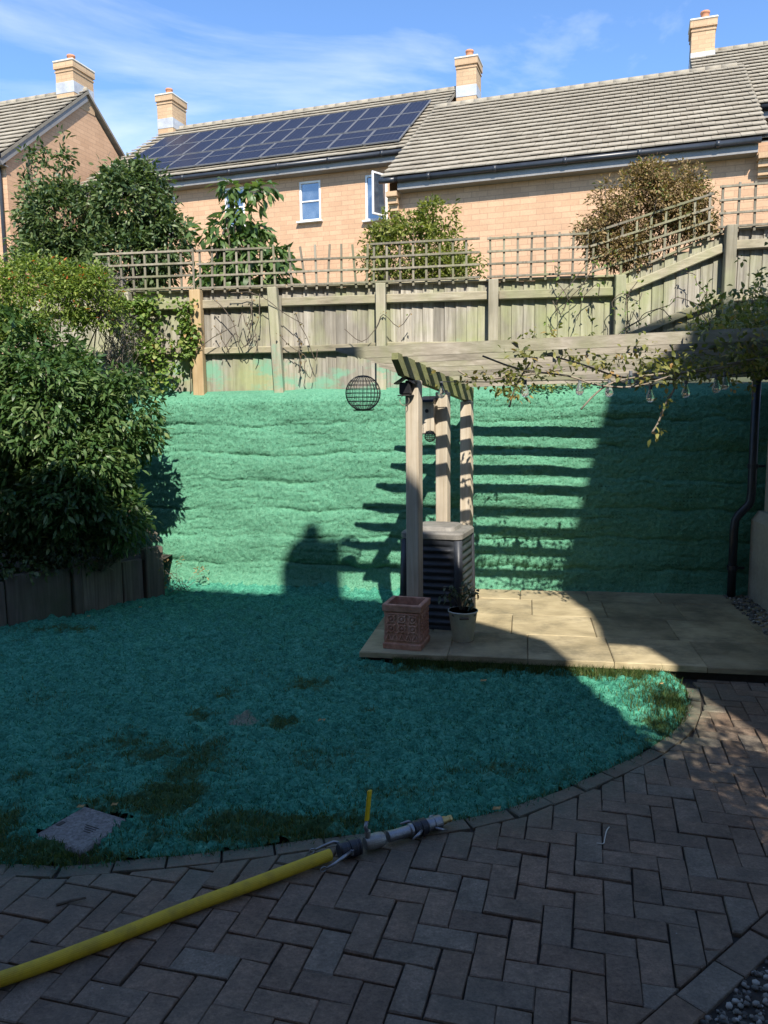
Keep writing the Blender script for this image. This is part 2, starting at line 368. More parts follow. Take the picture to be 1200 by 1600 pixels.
def pv_mat():
    t = NT('solar_cell_glass'); v = t.coord('Object'); s = t.sep(v)
    gx = t.math('PINGPONG', t.math('MULTIPLY', s[0], 6.3), .5); gy = t.math('PINGPONG', t.math('MULTIPLY', s[1], 6.3), .5)
    ln = t.math('MAXIMUM', t.math('GREATER_THAN', gx, .47), t.math('GREATER_THAN', gy, .475))
    c = t.mix(t.math('MULTIPLY', ln, .28), t.mix(t.noise(v, 1.5, 2), (.010, .012, .026), (.015, .018, .036)), (.2, .22, .26))
    return t.fin(c, .4, spec=.14)
M['pv'] = pv_mat()
M['pvframe'] = plain('aluminium_frame', (.17, .175, .19), (.23, .235, .25), 4, .5, .05, metal=.2)
def terracotta():
    t = NT('terracotta'); v = t.coord('Object')
    n = t.noise(v, 9, 6, .65); c = t.ramp(n, [(.28, (.36, .165, .11)), (.5, (.50, .26, .18)), (.75, (.60, .38, .29))])
    c = t.mix(.6, c, t.ramp(t.noise(v, 30, 4, .6), [(.35, .7), (.65, 1.2)]), 'MULTIPLY')
    return t.fin(c, .85, t.bump(t.noise(v, 90, 4), .4, .004), spec=.2)
M['terra'] = terracotta()
M['bucket'] = plain('cream_enamel', (.60, .62, .52), (.72, .73, .62), 6, .45, .15)
M['binplastic'] = plain('black_bin_plastic', (.022, .025, .032), (.045, .05, .06), 9, .42, .2, .003)
M['binlid'] = plain('sun_faded_lid', (.12, .115, .105), (.24, .225, .2), 8, .6, .3)
M['wire'] = plain('dark_wire', (.03, .03, .032), (.06, .058, .055), 20, .5, .1, metal=.4)
M['black'] = plain('black_painted_metal', (.008, .008, .01), (.02, .02, .024), 10, .45, .1)
M['bluegrey'] = plain('dark_blue_roofing', (.02, .028, .06), (.035, .045, .085), 10, .5, .1)
M['render'] = plain('grey_beige_render', (.30, .275, .21), (.42, .385, .30), 4, .9, .5, .006)
M['concrete'] = plain('exposed_concrete', (.20, .19, .18), (.52, .49, .47), 70, .95, 1.0, .01)
M['groove'] = plain('groove_dirt', (.05, .045, .04), (.09, .08, .07), 20, .95, .1)
def hose_mat():
    t = NT('yellow_hose'); u = t.new('ShaderNodeAttribute'); u.attribute_name = 'wuv'; s = t.sep(u.outputs['Vector'])
    st = t.math('PINGPONG', t.math('MULTIPLY', s[1], 26.0), .5); dirt = t.noise(t.pos(), 14, 5, .65)
    c = t.mix(t.ramp(st, [(.32, 0.0), (.48, .55)]), (.60, .42, .02), (.36, .22, .012))
    c = t.mix(t.ramp(dirt, [(.48, 0.0), (.75, .6)]), c, (.22, .17, .03))
    return t.fin(c, .5, t.bump(st, .5, .003), spec=.4)
M['hose'] = hose_mat()
M['yellow'] = plain('yellow_lever_sleeve', (.72, .52, .01), (.8, .6, .02), 12, .45, .05)
M['steel'] = plain('dull_aluminium', (.22, .23, .25), (.36, .37, .38), 16, .38, .4, metal=.8)
M['nickel'] = plain('nickel_valve_body', (.26, .255, .235), (.38, .37, .345), 18, .42, .4, metal=.6)
M['greyfer'] = plain('grey_ferrule', (.10, .11, .13), (.16, .17, .19), 14, .5, .1)
M['camlock'] = plain('black_coupling_plastic', (.014, .016, .022), (.03, .033, .042), 14, .4, .1)
M['brass'] = plain('brass', (.45, .31, .12), (.62, .46, .2), 18, .35, .2, metal=.8)
M['bulb'] = None
def bulb_mat():
    t = NT('clear_bulb_glass'); t.b.inputs['Transmission Weight'].default_value = .85; return t.fin((.85, .88, .86), .08)
M['bulb'] = bulb_mat()
M['deadleaf'] = plain('fallen_leaf', (.30, .18, .06), (.5, .36, .16), 20, .8, .1)

def set_wuv(o, fn):
    """vector attribute 'wuv' on points, from object-space coordinates"""
    me = o.data; a = me.attributes.new('wuv', 'FLOAT_VECTOR', 'POINT'); n = len(me.vertices)
    c = np.empty(n * 3, np.float32); me.vertices.foreach_get('co', c); c = c.reshape(-1, 3) + np.array(wloc(o), np.float32)
    a.data.foreach_set('vector', np.ascontiguousarray(fn(c), np.float32).ravel())

# ------------------------------------------------------------------ ground, lawn, bank
tag(mk('ground', [(-150, -150, -.06), (150, -150, -.06), (150, 150, -.06), (-150, 150, -.06)], [(0, 1, 2, 3)], M['soil']), kind='structure')
WY = lambda x: 7.32 - .17 * x                              # foot of the green bank
V = []; F = []
for i, x in enumerate(np.linspace(-60, 60, 41)):
    y0 = 7.75 - .14 * x if abs(x) < 6 else 7.75 - .14 * math.copysign(6, x)
    for y, z in ((y0, -.5), (y0, 1.93), (y0 + 2.0, 2.1), (y0 + 8, 2.6), (120, 4.0)): V.append((x, y, z))
for i in range(40):
    for k in range(4): F.append((i * 5 + k, (i + 1) * 5 + k, (i + 1) * 5 + k + 1, i * 5 + k + 1))
tag(mk('hillside', V, F, M['verge']), kind='structure')

LAWN_EDGE = [(-3.6, 2.72), (-2.6, 2.74), (-2.0, 2.76), (-1.5, 2.79), (-1.25, 2.77), (-1.01, 2.80), (-.77, 2.835), (-.53, 2.88), (-.27, 2.945), (-.01, 3.0), (.26, 3.06), (.55, 3.17), (.88, 3.39), (1.28, 3.69), (1.59, 4.0), (1.78, 4.34), (1.88, 4.62), (1.9, 4.9)]
LE = np.array(LAWN_EDGE)
def edge_info(x, y):
    """signed distance (positive on the lawn side), nearest point, tangent"""
    p = np.array([x, y]); best = None
    for a, b in zip(LE[:-1], LE[1:]):
        d = b - a; t = np.clip(((p - a) @ d) / (d @ d), 0, 1); q = a + t * d; dist = np.linalg.norm(p - q)
        if best is None or dist < best[0]:
            tn = d / np.linalg.norm(d); s = tn[0] * (p - q)[1] - tn[1] * (p - q)[0]
            best = (dist, q, tn, s)
    return (best[0] if best[3] > 0 else -best[0]), best[1], best[2]
def sdf(X, Y):
    best = np.full(X.shape, 1e9); sg = np.ones(X.shape)
    for a, b in zip(LE[:-1], LE[1:]):
        d = b - a; t = np.clip(((X - a[0]) * d[0] + (Y - a[1]) * d[1]) / (d @ d), 0, 1)
        qx = a[0] + t * d[0]; qy = a[1] + t * d[1]; dd = np.hypot(X - qx, Y - qy); s = d[0] * (Y - qy) - d[1] * (X - qx)
        m = dd < best; best = np.where(m, dd, best); sg = np.where(m, np.sign(s), sg)
    return best * sg
PA = R(-10.3); PE1 = np.array([math.cos(PA), math.sin(PA)]); PE2 = np.array([-math.sin(PA), math.cos(PA)]); PO = np.array([-.185, 5.205])
PATIO_Z = .085
def on_patio(X, Y, m=0.0):
    u = (X - PO[0]) * PE1[0] + (Y - PO[1]) * PE1[1]; v = (X - PO[0]) * PE2[0] + (Y - PO[1]) * PE2[1]
    return (u > m) & (v > m)
# worn patches where the old grass shows through the sprayed mulch: x, y, rx, ry, strength
PATCH = [(-1.05, 4.25, .12, .14, .8), (-1.0, 4.55, .1, .1, .55), (-.6, 4.13, .14, .12, .9), (-.95, 3.75, .2, .28, .62), (-.98, 3.34, .17, .28, 1.0), (-1.15, 3.2, .2, .12, .9), (-.72, 3.6, .12, .3, .45), (-.3, 3.65, .3, .2, .45), (-.4, 3.05, .55, .11, .9), (-.55, 2.97, .6, .1, .8),
         (-1.5, 2.87, .35, .09, 1.1), (-1.25, 2.8, .3, .06, 1.1), (-1.62, 3.05, .12, .2, .9), (-1.25, 3.24, .2, .09, .8), (1.5, 4.02, .1, .14, .9), (1.72, 4.4, .09, .2, .9), (1.45, 4.86, .45, .07, .7), (.5, 5.02, .8, .12, .75), (.05, 3.3, .4, .12, .5), (.5, 3.5, .4, .13, .45), (-.1, 4.3, .1, .08, .5), (-1.6, 3.7, .1, .09, .5), (-1.75, 3.5, .08, .1, .55), (-2.7, 6.1, .5, .18, .6), (-2.0, 4.6, .4, .12, .4)]
def grass_cov(X, Y):
    g = np.clip((fbm(X * 2.1, Y * 2.1, 77, 4) - .5) * 1.6, 0, .5)
    for x, y, rx, ry, s in PATCH: g = np.maximum(g, s * np.exp(-(((X - x) / rx) ** 2 + ((Y - y) / ry) ** 2)))
    g = g * (.45 + 1.1 * fbm(X * 7, Y * 7, 19, 3)); e = sdf(X, Y); return np.maximum(g, .62 * np.exp(-np.clip(e, 0, None) / .05))
xs = np.arange(-3.9, 2.0, .0165); ys = []
y = 2.70
while y < 7.9: ys.append(y); y += .0125 + .0022 * (y - 2.7)
ys = np.array(ys); X, Y = np.meshgrid(xs, ys)
G = grass_cov(X, Y)
Z = .012 + .03 * (fbm(X * 5, Y * 5, 3, 3) - .5) + .062 * (fbm(X * 19, Y * 23, 9, 3) - .5) + .026 * (vn(X * 52, Y * 58, 21) - .5) + .02 * np.clip(fbm(X * 14, Y * 14, 33, 3) - .55, 0, 1) * 3
Z += .07 * np.clip((Y - (WY(X) - .3)) / .3, 0, 1.3) ** 2
BARE = np.exp(-(((X + .8) / .1) ** 2 + ((Y - 4.15) / .09) ** 2))
SD = sdf(X, Y); Z -= .03 * np.exp(-np.clip(SD, 0, None) / .03)
MHC, MHA = np.array([-1.27, 3.025]), R(-27)
def in_manhole(X, Y, m=0.0):
    c, s = math.cos(MHA), math.sin(MHA); u = (X - MHC[0]) * c + (Y - MHC[1]) * s; v = -(X - MHC[0]) * s + (Y - MHC[1]) * c
    return (np.abs(u) < .15 + m) & (np.abs(v) < .145 + m)
keep = (SD > -.004) & ~on_patio(X, Y, .03) & (Y < WY(X) + .15)
ny, nx = X.shape; idx = np.arange(nx * ny).reshape(ny, nx)
kq = keep[:-1, :-1] & keep[1:, :-1] & keep[:-1, 1:] & keep[1:, 1:] & ~in_manhole(X[:-1, :-1], Y[:-1, :-1], -.01)
Q = np.stack([idx[:-1, :-1], idx[:-1, 1:], idx[1:, 1:], idx[1:, :-1]], -1)[kq]
used = np.unique(Q); remap = np.full(nx * ny, -1); remap[used] = np.arange(len(used))
P = np.stack([X.ravel(), Y.ravel(), Z.ravel()], -1)[used]
me = fast_mesh('lawn', P, remap[Q].ravel(), 4, M['lawn'], G.ravel()[used], True, 'grass')
a = me.attributes.new('bare', 'FLOAT', 'POINT'); a.data.foreach_set('value', BARE.ravel()[used].astype(np.float32))
lawn = link(bpy.data.objects.new('lawn', me)); tag(lawn, kind='structure')

def blades(name, pts, h, w, mat, label, cat, spread=.6, seed=1):
    r = np.random.default_rng(seed); n = len(pts); az = r.uniform(0, 2 * np.pi, n); hh = h * r.uniform(.5, 1.3, n); ln = r.uniform(.1, spread, n) * hh; wd = w * r.uniform(.6, 1.3, n); a2 = r.uniform(0, 2 * np.pi, n)
    d = np.stack([np.cos(az), np.sin(az), np.zeros(n)], -1); sdv = np.stack([np.cos(a2), np.sin(a2), np.zeros(n)], -1) * wd[:, None]
    b0 = pts - sdv; b1 = pts + sdv; m = pts + d * ln[:, None] * .4; m[:, 2] += hh * .6; tp = pts + d * ln[:, None]; tp[:, 2] += hh
    V = np.stack([b0, b1, m + sdv * .7, tp, m - sdv * .7], 1).reshape(-1, 3)
    i0 = np.arange(n)[:, None] * 5; T = np.concatenate([i0 + np.array([[0, 1, 2]]), i0 + np.array([[0, 2, 4]]), i0 + np.array([[4, 2, 3]])], 1).ravel()
    o = link(bpy.data.objects.new(name, fast_mesh(name, V, T, 3, mat, np.repeat(r.uniform(0, 1, n), 5))))
    return tag(o, label, cat, kind='stuff')
def lawn_h(x, y):
    ix = np.clip(((x - xs[0]) / .0165).astype(int), 0, nx - 1); iy = np.clip(np.searchsorted(ys, y) - 1, 0, ny - 1); return Z[iy, ix]
def scatter_lawn(n, weight, seed):
    r = np.random.default_rng(seed); y = 2.7 + 4.6 * r.uniform(0, 1, n) ** 1.7; x = r.uniform(-.62, .62, n) * (y + .4); x = np.clip(x, -3.9, 1.95)
    sd_ = sdf(x, y); m = (sd_ > -.045 * r.uniform(0, 1, n) ** 3) & ~on_patio(x, y, -.012) & ~in_manhole(x, y, -.03 * r.uniform(0, 1, n)) & (y < WY(x)) & (r.uniform(0, 1, n) < weight(x, y))
    x, y = x[m], y[m]; return np.stack([x, y, np.where(sd_[m] < 0, .002, np.maximum(lawn_h(x, y) - .004, -.004))], -1)
blades('worn_grass', scatter_lawn(150000, lambda x, y: np.clip(.05 + (grass_cov(x, y) - .22) * 1.5 + .5 * (fbm(x * 12, y * 12, 4, 2) - .5), 0, 1), 3), .026, .0016, M['grassblade'], 'old green grass showing through the sprayed mulch in worn patches', 'grass', 1.1, 7)
blades('mulch_fibres', scatter_lawn(150000, lambda x, y: np.clip(.75 - grass_cov(x, y) * .8, 0, 1), 5), .017, .0026, M['fibre'], 'matted teal mulch fibres sprayed over the lawn grass', 'mulch', 1.6, 8)
rr = np.random.default_rng(4); tt = rr.uniform(0, 1, 5200); uu = np.interp(tt, [0, .55, 1], [.25, 1.2, 2.05]); vv = -np.abs(rr.normal(0, .05, 5200))
pp = PO + uu[:, None] * PE1 + vv[:, None] * PE2
pp = pp[sdf(pp[:, 0], pp[:, 1]) > 0]
blades('edge_grass', np.c_[pp, np.full(len(pp), .0)], .06, .002, M['grassblade'], 'longer uncut grass along the front edge of the patio', 'grass', .7, 9)

rr = np.random.default_rng(14); gx = rr.normal(1.66, .13, 2000); gy = rr.normal(4.3, .24, 2000); mk_ = (sdf(gx, gy) > -.01) & ~on_patio(gx, gy, -.01)
blades('corner_grass', np.c_[gx[mk_], gy[mk_], lawn_h(gx[mk_], gy[mk_]) - .004], .045, .002, M['grassblade'], 'tufts of green grass in the right-hand corner of the lawn', 'grass', .9, 19)
# the sprayed bank: layered matting that sags and bulges
us = np.arange(-3.9, 4.2, .0135); zs_ = np.linspace(-.03, 1.99, 175); U_, H_ = np.meshgrid(us, zs_)
PH = H_ / .275 + .42 * (fbm(U_ * .9, H_ * .8, 51, 3) - .5) + .16 * (vn(U_ * 5, H_ * 2, 55) - .5) + .05 * (vn(U_ * 17, H_ * 9, 57) - .5)
fr = PH - np.floor(PH); lay = hash2(np.floor(PH), np.floor(U_ * .8), 5)
bulge = np.sqrt(np.clip(4 * fr * (1 - fr), 0, 1)); crease = np.exp(-(np.minimum(fr, 1 - fr) / .075) ** 2) * np.clip(fbm(U_ * 2.3, np.floor(PH) * 7.1, 61, 3) * 4.2 - 2.0, 0, 1)
D = .020 * bulge * (.3 + .7 * lay) - .026 * crease + .05 * (fbm(U_ * 1.6, H_ * 4.0, 71, 2) - .5) + .014 * (fbm(U_ * 14, H_ * 24, 81, 3) - .5) + .011 * (vn(U_ * 58, H_ * 64, 91) - .5)
fr2 = PH * 2.6 + .4 * vn(U_ * 2, H_ * 3, 13); fr2 -= np.floor(fr2)
D -= .012 * np.exp(-(np.minimum(fr2, 1 - fr2) / .07) ** 2) * np.clip(fbm(U_ * 2.6, H_ * 9, 66, 3) * 4.0 - 1.9, 0, 1)
top = np.clip((H_ - 1.86) / .13, 0, 1); foot = np.clip((.22 - H_) / .22, 0, 1)
YB = WY(U_) + .10 * H_ + top ** 2 * .22 - D * (1 - top * .7) - foot ** 2 * .09
ZB = H_ + .02 * (fbm(U_ * 3, H_ * 0, 15, 2) - .5) * top
nz, nu = U_.shape; idx = np.arange(nz * nu).reshape(nz, nu)
Q = np.stack([idx[:-1, :-1], idx[:-1, 1:], idx[1:, 1:], idx[1:, :-1]], -1).ravel()
P = np.stack([U_.ravel(), YB.ravel(), ZB.ravel()], -1)
# close it at the back so that it has thickness
o = link(bpy.data.objects.new('retaining_bank', fast_mesh('retaining_bank', P - np.array([0, 7.3, 0]), Q, 4, M['bank'], None, True)), None, (0, 7.3, 0))
tag(o, 'tall bank of layered matting sprayed bright green below the fence', 'bank')
def bank_fuzz(n, seed):
    r = np.random.default_rng(seed); iz = r.integers(2, nz - 6, n); iu = r.integers(2, nu - 2, n); B_ = np.stack([U_[iz, iu], YB[iz, iu], ZB[iz, iu]], -1)
    d = r.normal(0, 1, (n, 3)) * np.array([1, .45, .8]) + np.array([0, -.45, -.1]); d /= np.linalg.norm(d, axis=1, keepdims=True); L = .016 * r.uniform(.4, 1.3, (n, 1))
    sd_ = np.cross(d, r.normal(0, 1, (n, 3))); sd_ /= np.linalg.norm(sd_, axis=1, keepdims=True) + 1e-9; w = .0035 * r.uniform(.5, 1.4, (n, 1))
    V = np.stack([B_ - sd_ * w, B_ + sd_ * w, B_ + d * L], 1).reshape(-1, 3) - np.array([0, 7.3, 0])
    return fast_mesh('mulch_fibres', V, np.arange(3 * n), 3, M['bankfibre'], np.repeat(r.uniform(0, 1, n), 3))
M['bankfibre'] = leaf_mat('bank_fibre', [(0, (.045, .16, .098)), (.6, (.104, .28, .178)), (1, (.18, .38, .258))], .1, .95, .1)
tag(link(bpy.data.objects.new('mulch_fibres', bank_fuzz(110000, 6)), o, (0, 7.3, 0)), kind='stuff')
mk('bank_core', [(-3.9, WY(-3.9) + .3, -.05), (4.2, WY(4.2) + .3, -.05), (4.2, 7.75 - .14 * 4.2 - .02, 1.9), (-3.9, 7.75 + .14 * 3.9 - .02, 1.9), (-3.9, 8.6, -.05), (4.2, 7.5, -.05)], [(0, 1, 2, 3), (3, 2, 5, 4)], M['soil'], o)

# ------------------------------------------------------------------ brick paving
BU = Vector((.9655, -.2605, 0)); BV = Vector((.2605, .9655, 0)); BO = Vector((.1727, 2.291, 0)); UN = .1017
paving = tag(mk('brick_paving', [(-4.5, .2, -.016), (3.6, .2, -.016), (3.6, 5.0, -.016), (-4.5, 5.0, -.016)], [(0, 1, 2, 3)], M['sand']), kind='structure')
B0, B1 = np.array([.705, 1.968]), np.array([1.305, 2.451]); BD = (B1 - B0) / np.linalg.norm(B1 - B0); BN = np.array([-BD[1], BD[0]])   # BN points into the paving
def clip(poly, q, n):
    out = []
    for i in range(len(poly)):
        a, b = poly[i], poly[(i + 1) % len(poly)]; da, db = (a - q) @ n, (b - q) @ n
        if da >= 0: out.append(a)
        if (da > 0) != (db > 0) and abs(da - db) > 1e-9: out.append(a + (b - a) * da / (da - db))
    return out
def area(p): return .5 * abs(sum(p[i][0] * p[(i + 1) % len(p)][1] - p[(i + 1) % len(p)][0] * p[i][1] for i in range(len(p))))
def prism(poly, z0, z1, ch=.005, jit=0.0, r=random):
    c = np.mean(poly, 0); n = len(poly); V = []
    for p in poly: V.append((p[0], p[1], z0))
    for p in poly: V.append((p[0], p[1], z1 - ch))
    for p in poly:
        d = c - p; L = np.linalg.norm(d); q = p + d / L * min(ch * 1.5, L * .3); V.append((q[0], q[1], z1 + r.uniform(-jit, jit)))
    F = [tuple(range(2 * n, 3 * n))]
    for k in (0, n):
        for i in range(n): F.append((k + i, k + (i + 1) % n, k + n + (i + 1) % n, k + n + i))
    return V, F
bricks = []
g = .0024
for m_ in range(-14, 15):
    for k in range(-40, 41):
        for (u0, u1, v0, v1) in ((k + 4 * m_, k + 4 * m_ + 1, -k, -k + 2), (k - 1 + 4 * m_, k + 1 + 4 * m_, -k - 1, -k)):
            cc = BO + BU * UN * (u0 + u1) / 2 - BV * UN * (v0 + v1) / 2
            if not (-4.2 < cc.x < 3.4 and .4 < cc.y < 4.95): continue
            jx = [random.uniform(-.0045, .0045) for _ in range(4)]
            cor = [(u0 * UN + g + jx[0], v0 * UN + g), (u1 * UN - g, v0 * UN + g + jx[1]), (u1 * UN - g + jx[2], v1 * UN - g), (u0 * UN + g, v1 * UN - g + jx[3])]
            poly = [np.array((BO + BU * a - BV * b)[:2]) for a, b in cor][::-1]
            d, q, tn = edge_info(cc.x, cc.y); nn = np.array([tn[1], -tn[0]]); full = True
            if d > -.35:
                if d > .2: continue
                p2 = clip(poly, q + nn * .079, nn); full = full and len(p2) == 4 and abs(area(p2) - area(poly)) < 1e-6; poly = p2
                if len(poly) < 3: continue
            p2 = clip(poly, B0 + BN * .004, BN)
            if len(p2) < 3: continue
            full = full and abs(area(p2) - area(poly)) < 1e-6; poly = p2
            p2 = clip(poly, PO - PE2 * .02, -PE2)
            if len(p2) < 3 or area(p2) < .0012: continue
            bricks.append((np.mean(p2, 0), p2))
# edging course laid end to end along the lawn
seg = np.linalg.norm(np.diff(LE, axis=0), axis=1); cum = np.r_[0, np.cumsum(seg)]
def along(s): return np.array([np.interp(s, cum, LE[:, 0]), np.interp(s, cum, LE[:, 1])])
s = .1
while s < cum[-1] - .3:
    L = .205 + random.uniform(-.006, .006); a, b = along(s + .004), along(s + L - .004); tn = (b - a) / np.linalg.norm(b - a); nn = np.array([tn[1], -tn[0]])
    bricks.append(((a + b) / 2 + nn * .037, [a - nn * .002, a + nn * .073, b + nn * .073, b - nn * .002][::1])); s += L
s = -1.2
while s < 3.0:
    a, b = B0 + BD * (s + .004), B0 + BD * (s + .226); bricks.append(((a + b) / 2 - BN * .048, [a - BN * .096, b - BN * .096, b - BN * .003, a - BN * .003])); s += .23
ins = [b for b in bricks if seen((b[0][0], b[0][1], 0), 25)]
def bigness(b): q = math.hypot(b[0][0], b[0][1]); return area(b[1]) / q ** 3
ins.sort(key=bigness, reverse=True)
rest = ins[300:] + [b for b in bricks if not seen((b[0][0], b[0][1], 0), 25)]
def ccw(p):
    s_ = sum(p[i][0] * p[(i + 1) % len(p)][1] - p[(i + 1) % len(p)][0] * p[i][1] for i in range(len(p))); return p if s_ > 0 else p[::-1]
def spray_attr(me, V):
    A_ = np.array(V); d_ = -sdf(A_[:, 0], A_[:, 1]); a_ = me.attributes.new('spray', 'FLOAT', 'POINT'); a_.data.foreach_set('value', np.clip(.85 * np.exp(-np.clip(d_ - .03, 0, None) / .09), 0, 1).astype(np.float32))
for c, poly in ins[:300]:
    V, F = prism(ccw(poly), -.045, random.uniform(-.003, .004), .0035, .0022); o = mk('brick', V, F, M['paver'], paving, (c[0], c[1], 0)); spray_attr(o.data, V)
mb = MB()
for c, poly in rest: mb.add(*prism(ccw(poly), -.045, random.uniform(-.002, .003), .0035))
fb = tag(mb.build('far_bricks', M['paver'], paving), kind='stuff'); spray_attr(fb.data, mb.V)
print('bricks in view', len(ins), 'all', len(bricks))
# gravel strip past the border
r = np.random.default_rng(2); ico = bmesh.new(); bmesh.ops.create_icosphere(ico, subdivisions=1, radius=1.0)
IV = np.array([v.co[:] for v in ico.verts]); ico.verts.index_update(); IF = np.array([[v.index for v in f.verts] for f in ico.faces]); ico.free()
def pebbles(name, pts, rad, mat, label, cat, seed):
    r = np.random.default_rng(seed); n = len(pts); sc3 = rad * r.uniform(.55, 1.3, (n, 1)) * r.uniform(.6, 1.2, (n, 3)) * np.array([1, 1, .65])
    a = r.uniform(0, 6.28, n); c, s = np.cos(a), np.sin(a); P = IV[None] * (1 + r.uniform(-.16, .16, (n, len(IV), 1))) * sc3[:, None]
    x = P[..., 0] * c[:, None] - P[..., 1] * s[:, None]; y = P[..., 0] * s[:, None] + P[..., 1] * c[:, None]
    P = np.stack([x, y, P[..., 2]], -1) + pts[:, None]
    L = (IF[None] + (np.arange(n) * len(IV))[:, None, None]).ravel()
    return tag(link(bpy.data.objects.new(name, fast_mesh(name, P.reshape(-1, 3), L, 3, mat, np.repeat(r.uniform(0, 1, n), len(IV)), True))), label, cat, kind='stuff')
def gravel_mat():
    t = NT('gravel_pebbles'); c = t.ramp(t.attr('rnd'), [(0, (.06, .055, .05)), (.4, (.14, .13, .115)), (.8, (.26, .245, .215)), (1, (.42, .40, .36))])
    c = t.mix(.4, c, t.ramp(t.noise(t.pos(), 90, 3), [(.3, .6), (.7, 1.3)]), 'MULTIPLY'); return t.fin(c, .8, t.bump(t.noise(t.pos(), 200, 2), .3, .002), spec=.3)
M['pebble'] = gravel_mat()
n = 17000; ss = r.uniform(-.6, 2.2, n); dd = r.uniform(.10, .85, n); gp = B0 + ss[:, None] * BD - dd[:, None] * BN
pebbles('gravel', np.c_[gp, r.uniform(-.032, -.006, n)], .0105, M['pebble'], 'loose grey gravel beyond the brick border at the lower right', 'gravel', 3)
n = 420; gp = np.array([3.22, 6.72]) - r.uniform(0, 1.7, n)[:, None] * np.array([.17, .985]) + r.uniform(-.2, .06, n)[:, None] * np.array([.985, -.17])
pebbles('gravel', np.c_[gp, np.full(n, PATIO_Z + .004)], .016, M['pebble'], 'thin strip of pale gravel at the foot of the rendered wall', 'gravel', 5)

# ------------------------------------------------------------------ patio
patio = tag(mk('patio', [(*(PO + PE1 * a + PE2 * b), z) for z in (-.05, .03) for a, b in ((.03, .03), (4.2, .03), (4.2, 2.3), (.03, 2.3))], [(3, 2, 1, 0), (4, 5, 6, 7), (0, 1, 5, 4), (1, 2, 6, 5), (2, 3, 7, 6), (3, 0, 4, 7)], M['soil']), kind='structure')
rows = [(0, .58, [0, .62, 1.16, 1.72, 2.3, 2.9, 3.5]), (.58, 1.16, [0, .45, 1.04, 1.66, 2.24, 2.86, 3.46]), (1.16, 1.72, [0, .6, 1.2, 1.8, 2.4, 3.0, 3.6]), (1.72, 2.2, [0, .5, 1.1, 1.7, 2.3, 2.9, 3.5])]
for v0, v1, cut in rows:
    for a, b in zip(cut[:-1], cut[1:]):
        poly = [PO + PE1 * x + PE2 * y for x, y in ((a + .002, v0 + .002), (b - .002, v0 + .002), (b - .002, v1 - .002), (a + .002, v1 - .002))]
        if (poly[0][0] < 3.2): 
            V, F = prism(poly, .042, PATIO_Z + random.uniform(-.003, .003), .006, .002); c = np.mean(poly, 0); mk('paving_slab', V, F, M['stone'], patio, (c[0], c[1], 0))

# ------------------------------------------------------------------ houses on the hill
HA = R(18); HE1 = Vector((math.cos(HA), -math.sin(HA), 0)); HE2 = Vector((math.sin(HA), math.cos(HA), 0)); HO = Vector((3.2, 21.66, 0)); ZZ = Vector((0, 0, 1))
SL = .659
class Site:
    def __init__(s, O): s.O = Vector(O)
    def __call__(s, a, t, z): return s.O + HE1 * a + HE2 * t + ZZ * z
SITE = Site(HO)
USL = (HE2 + ZZ * SL).normalized(); NSL = HE1.cross(USL).normalized(); SLEN = math.sqrt(1 + SL * SL)
TILE_T = math.atan(.056 / .40)
_tm = {}
def tile_mesh(w):
    k = round(w, 3)
    if k not in _tm:
        V, F = cbox(w - .008, .46, .028); _tm[k] = mesh('roof_tile', V, F, M['tile'])
    return _tm[k]
TROT = frame(HE1, USL, NSL) @ Matrix.Rotation(-TILE_T, 3, 'X')
def quad_strip(s, S, parent, name, mat, a0, a1, t0, t1, z0, z1): pass
def wall_holes(S, a0, a1, z0, z1, t, holes, deep=.11):
    """front wall with real openings; hole = (a0,a1,z0,z1)"""
    As = sorted({a0, a1, *[h[0] for h in holes], *[h[1] for h in holes]}); Zs = sorted({z0, z1, *[h[2] for h in holes], *[h[3] for h in holes]})
    mb = MB()
    for i in range(len(As) - 1):
        for k in range(len(Zs) - 1):
            ca, cz = (As[i] + As[i + 1]) / 2, (Zs[k] + Zs[k + 1]) / 2
            if any(h[0] < ca < h[1] and h[2] < cz < h[3] for h in holes): continue
            mb.add([S(As[i], t, Zs[k]), S(As[i + 1], t, Zs[k]), S(As[i + 1], t, Zs[k + 1]), S(As[i], t, Zs[k + 1])], [(0, 1, 2, 3)])
    for h in holes:
        c = [(h[0], h[2]), (h[1], h[2]), (h[1], h[3]), (h[0], h[3])]
        for i in range(4):
            p, q = c[i], c[(i + 1) % 4]; mb.add([S(p[0], t, p[1]), S(p[0], t + deep, p[1]), S(q[0], t + deep, q[1]), S(q[0], t, q[1])], [(0, 1, 2, 3)])
    return mb
def window(S, house, a0, a1, z0, z1, t, bar=True, lintel=True):
    w = .07; mb = MB(); Mx = frame(HE1, HE2, ZZ); ca, cz = (a0 + a1) / 2, (z0 + z1) / 2
    for a in (a0 + w / 2, a1 - w / 2): mb.box(S(a, t, cz), (w, .07, z1 - z0), Mx, .008)
    for z in (z0 + w / 2, z1 - w / 2): mb.box(S(ca, t, z), (a1 - a0 - 2 * w, .07, w), Mx, .008)
    if bar: mb.box(S(ca, t - .004, cz), (a1 - a0 - 2 * w, .05, .045), Mx, .006)
    f = mb.build('window', M['white'], house, S(a0, t, z0))
    MB().box(S(ca, t + .02, cz), (a1 - a0 - 2 * w - .01, .012, z1 - z0 - 2 * w - .01), Mx).build('pane', M['pane'], f)
    MB().box(S(ca, t - .10, z0 - .03), (a1 - a0 + .14, .2, .055), Mx, .008).build('window_sill', M['white'], f)
    return f
